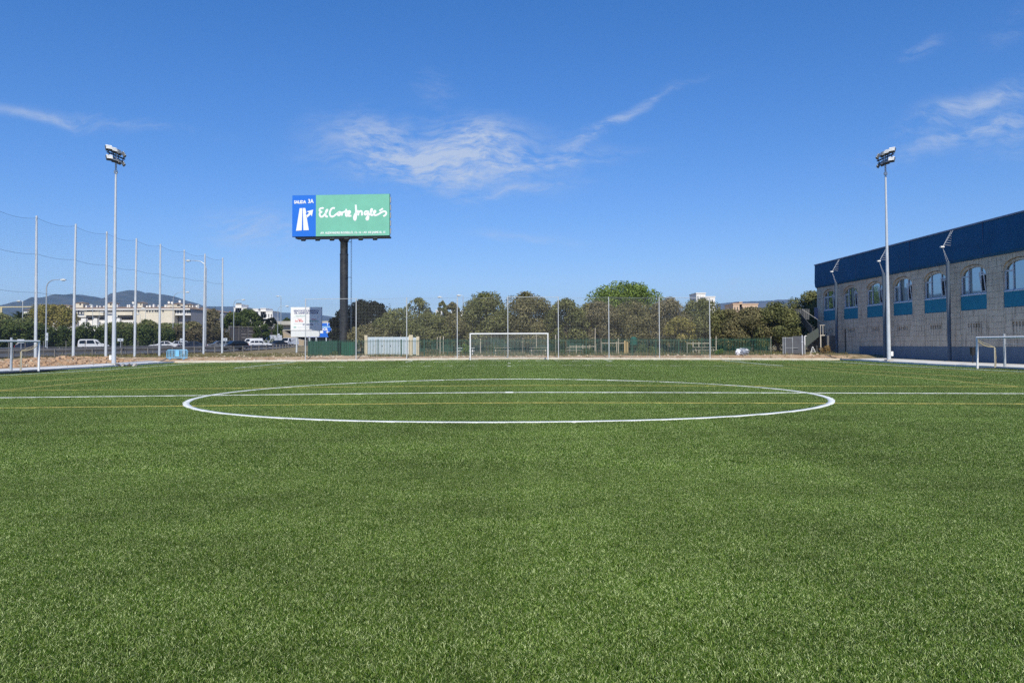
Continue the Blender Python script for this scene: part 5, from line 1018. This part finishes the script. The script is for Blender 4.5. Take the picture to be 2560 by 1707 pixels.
rail_fence(1424, 1490, 88, .85, 'low timber rail fence right of the goal'); rail_fence(1505, 1560, 92, 1.2, 'timber rail fence behind the seventh net post', 4); rail_fence(1718, 1776, 89, 1.15, 'timber rail fence at the right end of the net', 5)
def shrub(label, px, Y, wpx, top, m, n_, seed, leaf=.13, cat='shrub'):
    x = XP(px, Y); z = Tz(x, Y); R = wpx/2*Y/F; h = ZP(px, top, Y)-z; rs = np.random.RandomState(seed); o = thing('shrub', label, cat, (x, Y, z)); C = [(rs.uniform(-.7, .7)*R, rs.uniform(-.5, .5)*R, rs.uniform(.2, .75)*h) for i in range(10)]
    v, f = leaves(C, [min(R*.45, h*.42)*rs.uniform(.7, 1.1) for i in C], n_, leaf, seed); link('foliage', npmesh('foliage', v, f), m, o); mb = MB()
    for i in range(4): mb.tube([(0, 0, -.05), C[i]], .025, 5)
    mb.build('stem', BARK, o)
shrub('tall fresh green shrub just left of the goal', 1162, 86, 26, 856, L_GREEN, 1100, 81); shrub('low grey-green agave bush in the park right of the goal', 1470, 88, 34, 870, L_BUSH, 900, 82); shrub('green shrub behind the right part of the goal', 1352, 92, 40, 868, L_BUSH, 900, 83); shrub('pale green shrub beside the round tank', 1612, 90, 44, 862, L_PALE, 1100, 84); shrub('small shrub at the foot of the net post right of the goal', 1405, 90, 26, 872, L_BUSH, 600, 85)
shrub('low green shrub at the start of the sunlit green fence', 1798, 84, 30, 872, L_GREEN, 700, 86); shrub('low dark shrub under the trees behind the goal', 1228, 94, 46, 856, L_BUSH, 1000, 87); shrub('dry tawny bush at the foot of the hall stairs', 2062, 86, 28, 861, leafmat('tawny_leaves', (.17, .11, .04), (.30, .21, .09)), 1600, 88, .12); shrub('yellow-green bush under the trees right of the tan boards', 1642, 91, 44, 866, L_PALE, 900, 89); shrub('low bush in the park left of the goal', 1078, 91, 50, 872, L_RED, 800, 90); shrub('green weeds at the base of the dark green enclosure', 836, 84.5, 24, 878, L_PALE, 600, 91); shrub('low dark shrub under the trees behind the sixth net post', 1392, 96, 60, 852, L_BUSH, 1200, 92); shrub('dark undergrowth left of the rail fence in the park', 1540, 98, 70, 855, L_BUSH, 1300, 93); shrub('dark undergrowth behind the timber rail fence at the net end', 1720, 97, 80, 852, L_BUSH, 1400, 94)
# wrapped heap
wh = thing('wrapped_heap', 'grey heap of wrapped plastic sheeting against the sunlit green fence', 'plastic heap', (XP(1856, 81), 81, Tz(XP(1856, 81), 81))); rs = np.random.RandomState(4)
import bmesh
for nm, c_, sz, m in (('grey_sheet', (.1, 0, .35), (.55, .32, .36), mat('grey_plastic', (.22, .25, .30), .35, var=.3, vscale=6)), ('white_sheet', (-.45, -.05, .3), (.26, .25, .34), mat('white_plastic', (.72, .74, .76), .4))):
    bm_ = bmesh.new(); bmesh.ops.create_icosphere(bm_, subdivisions=3, radius=1)
    for vv in bm_.verts: k = 1+.28*sin(vv.co.x*7+vv.co.z*5)*sin(vv.co.y*6+vv.co.z*9)+rs.uniform(-.08, .08); vv.co = Vector((vv.co.x*sz[0]*k+c_[0], vv.co.y*sz[1]*k+c_[1], max(-.05, vv.co.z*sz[2]*k+c_[2])))
    m_ = bpy.data.meshes.new(nm); bm_.to_mesh(m_); bm_.free(); link(nm, m_, m, wh)
# grey sheet gate and posts by the hall
GS = mat('grey_gate_sheet', (.085, .09, .105), .6, var=.12, vscale=2)
gg = thing('gate', 'grey sheet-metal gate left of the hall stairs', 'gate', (0, 84, Tz(XP(1980, 84), 84)))
MB().box(XP(1957, 84), XP(1980, 84), 0, .04, .05, 1.8).build('gate_leaf', GS, gg); MB().box(XP(1982, 84), XP(2012, 84), .1, .14, .05, 1.95).build('gate_leaf', GS, gg)
for px in (1957, 1963, 1981): MB().box(XP(px, 84)-.03, XP(px, 84)+.03, -.05, -.005, 0, 1.85).build('frame_post', GALV, gg)
MB().box(XP(1957, 84), XP(1981, 84), -.04, -.005, 1.76, 1.82).build('frame_rail', GALV, gg); MB().box(XP(1963, 84), XP(1995, 84), -.04, -.005, .68, .72).build('frame_rail', GALV, gg)
x = XP(2005.5, 80.5); MB().tube([(0, 0, 0), (0, 0, 1.25), (0, 0, 1.27), (0, 0, 1.37), (0, 0, 1.39), (0, 0, 2.05)], [.06, .06, .10, .10, .055, .055], 8).build('pipe_post', GALVL, None, loc=(x, 80.5, Tz(x, 80.5)), label='pale pipe post with a collar in front of the grey gate', category='post')
x = XP(2012, 84); MB().tube([(0, 0, 1.0), (0, 0, 1.95), (.16, 0, 2.0)], .06, 8).tube([(0, 0, 0), (0, 0, 1.0)], .03, 6).build('bent_pipe', WHITE, None, loc=(x, 84, Tz(x, 84)), label='short white pipe with bent top at the right edge of the grey gate', category='pipe')
x = XP(2031, 88); hw_ = thing('step_ladder', 'small pale folding ladder under the hall stairs', 'ladder', (x, 88, Tz(x, 88))); MB().tube([(-.3, -.2, 0), (0, 0, .75)], .03, 5).tube([(.3, -.2, 0), (.05, 0, .75)], .03, 5).build('rail', WHITE, hw_)
for z_ in (.15, .35, .55): MB().box(-.3+z_*.4, .3-z_*.4, -.22, -.1, z_, z_+.04).build('step', GALVL, hw_)

# barrier
bl_m = mat('light_blue_plastic', (.20, .52, .78), .45); x = XP(436, 78.6); ba = thing('crowd_barrier', 'light blue plastic crowd barrier standing on the bare earth behind the left kerb', 'barrier', (x, 79.3, Tz(x, 79.3)), radians(4))
MB().tube([(-1.02, 0, .18), (-1.02, 0, .86), (-.92, 0, .98), (.92, 0, .98), (1.02, 0, .86), (1.02, 0, .18), (-1.02, 0, .18)], .035, 8).build('frame', bl_m, ba, smooth=True)
for i in range(13):
    q = -.88+i*.147
    if abs(q) > .2: MB().box(q-.024, q+.024, -.02, .02, .2, .95).build('bar', bl_m, ba)
MB().box(-.19, .19, -.03, .03, .3, .93).build('centre_panel', bl_m, ba)
for s_ in (-.68, .68): MB().box(s_-.04, s_+.04, -.32, .32, 0, .07).box(s_-.035, s_+.035, -.045, .045, .07, .25).build('foot', bl_m, ba)
x = XP(298, 66.5)
for i in range(5):
    ob = MB().cbox((0, 0, .12), (.25+.1*(i % 2), .2, .22+.05*i), rz=i*.7, rx=.2*i).build('concrete_lump', mat('dark_debris', (.10, .08, .06), .9) if i % 2 else CONC, None, loc=(x-.5+i*.42, 66.3+.12*i, Tz(x, 66.5)-.02), label=('lump of broken concrete nearest the foot of the left mast', 'dark clod second from the left mast foot', 'middle lump of the five beside the left mast foot', 'dark clod second from the right beside the left mast', 'concrete lump farthest right beside the left mast foot')[i], category='rubble lump', group='lumps at the foot of the left mast')

# ================================================================== SPORTS HALL
hall = thing('sports_hall', 'long concrete block sports hall with navy fascia and arched windows on the right', 'building', (38, 36, 0))
HB1 = mat('concrete_block', (.58, .47, .355), .92, c2=(.72, .60, .46), vscale=.9, bump=.2, bscale=9, streak=.55); HB2 = mat('panel_block', (.59, .485, .37), .92, c2=(.73, .61, .47), vscale=.7, bump=.15, streak=.8)
JNT = mat('mortar', (.22, .185, .15), .95); NAVY = mat('navy_sheet', (.005, .090, .215), .6, spec=.15, var=.10, vscale=.5); TEAL = mat('teal_panel', (.010, .19, .30), .6, spec=.2, c2=(.014, .22, .34), vscale=1); PLIN = mat('blue_grey_paint', (.15, .20, .27), .7, c2=(.12, .165, .225), vscale=1.0, streak=.15)
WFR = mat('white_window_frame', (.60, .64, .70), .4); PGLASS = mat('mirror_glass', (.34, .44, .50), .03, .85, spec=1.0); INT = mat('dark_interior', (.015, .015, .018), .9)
O = (38, 36)
def W(x): return x-38
def hy(y): return y-36
# backing shell with window voids left open to a dark room
Zp, Zs, Zw, Ztop, Zf = 1.10, 5.32, 4.12, 8.30, 11.12
MB().box(W(38.30), W(38.40), 0, hy(96.1), -.4, Zw).build('inner_wall', JNT, hall); MB().box(W(38.30), W(38.40), 0, hy(96.1), 7.95, Ztop).build('inner_wall', JNT, hall); MB().box(W(41), W(41.1), 0, hy(96), 0, 11).build('room_wall', INT, hall); MB().box(W(38.4), W(62), 0, hy(96), 4.0, 4.1).build('room_floor', INT, hall)
MB().box(W(38.02), W(62), hy(96.1), hy(96.35), -.4, Zf-.3).build('end_wall', HB1, hall); MB().box(W(38.02), W(62), hy(35.7), hy(36), -.4, Zf-.3).build('end_wall', HB1, hall); MB().box(W(37.95), W(62), hy(36), hy(96.2), Zf-.45, Zf-.25).build('roof', mat('roof_felt', (.2, .2, .2), .9), hall); MB().box(W(61.8), W(62), 0, hy(96.1), -.4, Zf-.3).build('rear_wall', HB1, hall)
blk = {}
def block(x0, y0, y1, z0, z1, m, nm='block', depth=.26):
    key = (round(y1-y0, 3), round(z1-z0, 3), m.name, depth)
    if key not in blk:
        g_ = .006; a, c_ = y1-y0-g_*2, z1-z0-g_*2; b_ = .008
        vs = [(depth, g_, g_), (depth, g_+a, g_), (depth, g_+a, g_+c_), (depth, g_, g_+c_), (b_, g_, g_), (b_, g_+a, g_), (b_, g_+a, g_+c_), (b_, g_, g_+c_), (0, g_+b_, g_+b_), (0, g_+a-b_, g_+b_), (0, g_+a-b_, g_+c_-b_), (0, g_+b_, g_+c_-b_)]
        fs_ = [(8, 11, 10, 9), (4, 8, 9, 5), (5, 9, 10, 6), (6, 10, 11, 7), (7, 11, 8, 4), (0, 4, 5, 1), (1, 5, 6, 2), (2, 6, 7, 3), (3, 7, 4, 0)]
        m_ = bpy.data.meshes.new(nm); m_.from_pydata(vs, [], [q[::-1] for q in fs_]); m_.materials.append(m); blk[key] = m_
    o = bpy.data.objects.new(nm, blk[key]); COL.objects.link(o); o.parent = hall; o.location = (W(x0)+rnd.uniform(-.010, .010), hy(y0), z0); return o
starts = [56.3+5.75*k for k in range(-4, 7)]; nblocks = 0
piers = []; prev = 36.0
for s_ in starts:
    if s_ < 36.3: continue
    piers.append((prev, s_)); prev = s_+3.65
piers.append((prev, 96.1)); piers = [p for p in piers if p[1]-p[0] > .4]
near = MB()
for (a, c_) in piers:
    n_c = 15; ch = (Ztop-Zp)/n_c; n = 0
    for j in range(n_c):
        z0 = Zp+j*ch; cut = a+(c_-a)*(.36 if j % 2 else .64)
        for (p, q) in ((a, cut), (cut, c_)):
            if c_ > 55: block(38.0, p, q, z0, z0+ch, HB1)
            else: near.box(W(38.0), W(38.25), hy(p)+.012, hy(q)-.012, z0+.012, z0+ch-.012)
o = near.build('block_courses', HB1, hall); o['kind'] = 'stuff'
# windows bay by bay
def arc(y0, y1, zs, rise, n_=14): 
    c_ = (y0+y1)/2; h_ = (y1-y0)/2; return [(c_-h_*cos(pi*i/n_), zs+rise*sin(pi*i/n_)**.85) for i in range(n_+1)]
for bi, s_ in enumerate(starts):
    if s_ < 36.3: continue
    a, c_ = s_, s_+3.65; farv = c_ > 55
    ar = arc(a, c_, 7.02, .83)
    MB().prism([(hy(y), z) for y, z in ar]+[(hy(c_), Ztop), (hy(a), Ztop)], 'x', W(38.01), W(38.26)).build('arch_spandrel', HB1, hall)
    # recessed arch ring
    ar2 = arc(a+.02, c_-.02, 7.0, .80); ar3 = arc(a+.22, c_-.22, 6.98, .62)
    MB().prism([(hy(y), z) for y, z in ar2]+[(hy(y), z) for y, z in ar3[::-1]], 'x', W(38.12), W(38.24)).build('arch_ring', HB2, hall)
    # infill blocks, six courses, vent grid in the middle of courses 3 and 4
    n_c = 6; ch = (Zw-Zp)/n_c; vy0, vy1 = a+.74, c_-.74
    for j in range(n_c):
        z0 = Zp+j*ch
        segs = [(a, vy0), (vy1, c_)] if j in (2, 3) else ([(a, a+1.9), (a+1.9, c_)] if j % 2 else [(a, a+1.2), (a+1.2, a+2.5), (a+2.5, c_)])
        for p, q in segs:
            if farv: block(38.02, p, q, z0, z0+ch, HB2, 'panel_block', .2)
            else: MB().box(W(38.02), W(38.3), hy(p)+.01, hy(q)-.01, z0+.01, z0+ch-.01).build('panel_block', HB2, hall)
    zv = Zp+2*ch; zvt = Zp+4*ch; vb = MB(); n_s = 5; sw = (vy1-vy0)/(n_s+1)
    vb.box(W(38.02), W(38.26), hy(vy0)+.01, hy(vy1)-.01, zvt-.10, zvt-.01); vb.box(W(38.02), W(38.26), hy(vy0)+.01, hy(vy1)-.01, zv+.01, zv+.12)
    ys = [vy0+.01]+[vy0+sw*(i+1) for i in range(n_s)]+[vy1-.01]
    for i in range(n_s+1):
        l_ = ys[i]+(.12 if i else 0); r_ = ys[i+1]-(.12 if i < n_s else 0); vb.box(W(38.02), W(38.26), hy(l_), hy(r_), zv+.55, zvt-.10); l2 = ys[i]+(.035 if i else 0); r2_ = ys[i+1]-(.035 if i < n_s else 0); vb.box(W(38.02), W(38.26), hy(l2), hy(r2_), zv+.12, zv+.55)
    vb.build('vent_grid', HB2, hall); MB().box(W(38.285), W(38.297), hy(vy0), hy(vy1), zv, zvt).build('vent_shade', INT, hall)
    MB().box(W(38.06), W(38.27), hy(a)+.01, hy(c_)-.01, Zw+.02, Zs-.02).build('teal_panel', TEAL, hall); MB().box(W(38.03), W(38.25), hy(a)-.0+.005, hy(c_)-.005, Zs-.015, Zs+.07).build('sill', WFR, hall)
    # window: arched glass, frame bars, one hopper sash open
    gl = arc(a+.2, c_-.2, 6.96, .64); wn_ = MB().prism([(hy(a+.2), Zs+.08)]+[(hy(y), z) for y, z in gl]+[(hy(c_-.2), Zs+.08)], 'x', W(38.245), W(38.257)).build('window', PGLASS, hall)
    fr = MB(); t_ = .045
    m1, m2 = a+.98, c_-.98
    def zarc(y): return np.interp(y, [p[0] for p in gl], [p[1] for p in gl])
    for y in (m1, m2): fr.box(W(38.17), W(38.243), hy(y)-t_, hy(y)+t_, Zs+.07, zarc(y))
    for y in (a+.03, c_-.12): fr.box(W(38.16), W(38.243), hy(y), hy(y)+.14, Zs+.07, 7.05)
    fr.box(W(38.17), W(38.243), hy(a+.2), hy(c_-.2), Zs+.07, Zs+.16)
    for p, q in ((a+.15, m1), (m2, c_-.15)): fr.box(W(38.172), W(38.242), hy(p), hy(q), 6.86, 6.98)
    if bi == len(starts)-1: fr.box(W(38.172), W(38.242), hy(m1), hy(m2), 6.86, 6.96)
    fr.build('frame', WFR, wn_)
    # near-side sash tilted inwards, dark gap showing
    MB().box(W(38.19), W(38.235), hy(a+.24), hy(m1-.09), Zs+.18, 6.84).build('open_gap', INT, wn_)
    M = Matrix.Translation((W(38.12), hy(a+.26), Zs+.20)) @ Matrix.Rotation(radians(-7 if bi % 3 else -4), 4, 'Y'); d_ = m1-a-.38; ps = [(0, 0, 0), (0, d_, 0), (0, d_, 1.6), (0, 0, 1.6)]; mb = MB()
    for (u0_, u1_, v0_, v1_) in ((0, .07, 0, 1.6), (d_-.07, d_, 0, 1.6), (.07, d_-.07, 0, .07), (.07, d_-.07, 1.53, 1.6)): mb.add([M @ Vector(q) for q in ((0, u0_, v0_), (0, u1_, v0_), (0, u1_, v1_), (0, u0_, v1_), (.05, u0_, v0_), (.05, u1_, v0_), (.05, u1_, v1_), (.05, u0_, v1_))], [(0,3,2,1),(4,5,6,7),(0,1,5,4),(1,2,6,5),(2,3,7,6),(3,0,4,7)])
    mb.build('open_sash', WFR, wn_)
# plinth
MB().box(W(37.97), W(38.29), hy(36), hy(84.8), -.5, Zp-.005).build('painted_plinth', PLIN, hall); MB().box(W(37.99), W(38.29), hy(84.81), hy(96.1), -.5, Zp-.005).build('bare_plinth', HB1, hall)
# corrugated fascia
zig = []; y = 36.0; k = 0
while y < 96.4: zig.append((W(37.80) if k % 2 else W(37.83), hy(y))); y += .12; k += 1
V = []; 
for (x, y) in zig: V += [(x, y, Ztop+.10), (x-.05, y, Ztop+.55), (x, y, Zf-.12)]
Fc = [(i*3+j, i*3+j+1, i*3+j+4, i*3+j+3) for i in range(len(zig)-1) for j in (0, 1)]
o = link('fascia', npmesh('fascia', np.array(V), np.array(Fc)), NAVY, hall)
MB().box(W(37.86), W(37.95), 0, hy(96.4), Ztop-.02, Zf-.1).build('fascia_backing', NAVY, hall); MB().add([(W(37.80), 0, Ztop+.10), (W(37.95), 0, Ztop-.10), (W(37.95), hy(96.4), Ztop-.10), (W(37.80), hy(96.4), Ztop+.10)], [(0, 1, 2, 3)]).build('fascia_drip', NAVY, hall)
MB().box(W(37.74), W(38.1), 0, hy(96.45), Zf-.12, Zf).build('roof_trim', mat('faded_trim', (.22, .25, .36), .6, var=.25, vscale=2), hall)
for y in (44.8, 50.5, 62.0, 73.4, 84.9): MB().box(W(37.765), W(37.80), hy(y), hy(y)+.05, Ztop+.2, Zf-.13).build('sheet_joint', mat('joint_navy', (.02, .05, .15), .5), hall)
# steel columns with lattice brackets and lamps
for i, y in enumerate((43.2, 54.7, 66.2, 77.6, 89.0)):
    o = MB().tube([(0, 0, -.4), (0, 0, Ztop+.02)], .15, 12).build('steel_column', COLB, hall, smooth=True, loc=(W(37.30), hy(y), 0))
    mb = MB(); tip = (-.42, 0, 9.55)
    for s_ in (-.14, .14): mb.tube([(0, s_, Ztop), tip], .013, 5).tube([tip, (.42, s_, Zf-.15)], .013, 5)
    for k in range(1, 7): t_ = k/7; mb.tube([Vector((tip[0], 0, tip[2])).lerp(Vector((.42, 0, Zf-.15)), t_), Vector((.12, 0, Ztop)).lerp(Vector((.42, 0, Zf-.15)), min(1, t_*.5+.45))], .014, 4)
    mb.build('bracket', GALVL, o); MB().cbox((-.46, 0, 9.58), (.3, .22, .12)).build('wall_lamp', WHITE, o)
MB().tube([(W(37.93), hy(88.2), 0), (W(37.93), hy(88.2), 3.0)], .05, 6).build('downpipe', BLACK, hall)
bn2 = MB().tube([(0, 0, 0), (0, 0, .9)], [.03, .03], 6).tube([(0, 0, .55), (0, 0, 1.15)], [.14, .2], 10).build('litter_bin', BLACK, None, loc=(XP(2431, 57.5), 57.5, -.05), label='black litter bin on a post by the hall wall behind the right goal', category='bin')
# outdoor stairs at the far corner
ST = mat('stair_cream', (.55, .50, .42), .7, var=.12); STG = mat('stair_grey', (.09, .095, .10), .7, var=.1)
stt = thing('outdoor_stairs', 'rusty cream metal staircase with landings at the far corner of the hall', 'stairs', (36.5, 91.5, Tz(36.5, 91.5))); gz = stt.location.z
def landing(x0, x1, y0, y1, z, m, hr=1.1, nm='landing', back=False):
    MB().box(x0, x1, y0, y1, z-.1, z).build(nm, m, stt)
    for i in range(5): q = x0+.03+(x1-x0-.06)*i/4; MB().box(q-.025, q+.025, y0, y0+.05, z, z+hr).build('baluster', m, stt)
    MB().box(x0-.05, x1+.08, y0-.01, y0+.06, z+hr, z+hr+.06).build('handrail', m, stt)
x0_ = XP(2051, 91.5)-36.5; x1_ = XP(2077, 91.5)-36.5; landing(x0_, x1_, 0, 1.3, ZP(2060, 837, 91.5)-gz, ST); zl = ZP(2060, 837, 91.5)-gz
MB().box(x0_-.02, x0_+.09, -.02, .09, 0, zl-.1).build('leg', ST, stt); MB().box(x0_, x0_+.1, 1.2, 1.3, 0, zl-.1).build('leg', STG, stt)
zu = 4.15
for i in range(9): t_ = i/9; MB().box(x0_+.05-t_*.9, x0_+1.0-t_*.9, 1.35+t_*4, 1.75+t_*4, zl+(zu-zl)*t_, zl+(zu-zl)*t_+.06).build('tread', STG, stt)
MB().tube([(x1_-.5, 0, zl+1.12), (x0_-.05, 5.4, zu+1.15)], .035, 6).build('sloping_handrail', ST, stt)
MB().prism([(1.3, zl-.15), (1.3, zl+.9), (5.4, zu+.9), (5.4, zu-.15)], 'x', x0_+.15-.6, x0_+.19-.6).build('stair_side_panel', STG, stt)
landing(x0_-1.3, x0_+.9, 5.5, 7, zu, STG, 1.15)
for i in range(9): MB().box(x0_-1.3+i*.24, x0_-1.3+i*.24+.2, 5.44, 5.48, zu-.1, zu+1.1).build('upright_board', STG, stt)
MB().box(x0_+1.15, x0_+1.75, 4.6, 4.66, zu-.05, zu+1.35).build('white_panel', mat('shaded_white_panel', (.22, .22, .30), .7), stt)  # white panel whose shade is put into the lavender-grey colour
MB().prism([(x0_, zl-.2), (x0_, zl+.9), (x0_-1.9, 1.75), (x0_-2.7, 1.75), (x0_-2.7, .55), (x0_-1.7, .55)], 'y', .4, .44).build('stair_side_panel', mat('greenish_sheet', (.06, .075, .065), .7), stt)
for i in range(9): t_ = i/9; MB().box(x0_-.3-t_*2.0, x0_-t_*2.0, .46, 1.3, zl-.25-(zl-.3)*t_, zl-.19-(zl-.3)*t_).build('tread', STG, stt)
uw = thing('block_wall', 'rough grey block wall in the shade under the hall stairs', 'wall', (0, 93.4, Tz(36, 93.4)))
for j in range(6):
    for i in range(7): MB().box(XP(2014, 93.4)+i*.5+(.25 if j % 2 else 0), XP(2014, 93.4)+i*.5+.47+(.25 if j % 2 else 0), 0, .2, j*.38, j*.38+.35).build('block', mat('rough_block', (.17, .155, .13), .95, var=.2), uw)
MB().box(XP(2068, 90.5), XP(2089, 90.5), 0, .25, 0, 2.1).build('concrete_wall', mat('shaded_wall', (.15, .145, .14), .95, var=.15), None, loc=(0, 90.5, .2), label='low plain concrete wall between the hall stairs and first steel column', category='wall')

# ================================================================== HAZE
hz = MB().box(-5000, 5000, -300, 5000, -7, 262).build('haze', None); hz['kind'] = 'stuff'; hz['label'] = 'thin pale haze in the air over the plain'
hm = bpy.data.materials.new('haze'); hm.use_nodes = True; hn = hm.node_tree.nodes; hn.remove(hn['Principled BSDF']); pv = hn.new('ShaderNodeVolumePrincipled'); pv.inputs['Density'].default_value = 1.35e-4; pv.inputs['Color'].default_value = (.36, .62, 1.0, 1); pv.inputs['Anisotropy'].default_value = .0
hm.node_tree.links.new(pv.outputs[0], hn['Material Output'].inputs['Volume']); hz.data.materials.clear(); hz.data.materials.append(hm)
print('OBJECTS', len(bpy.data.objects))
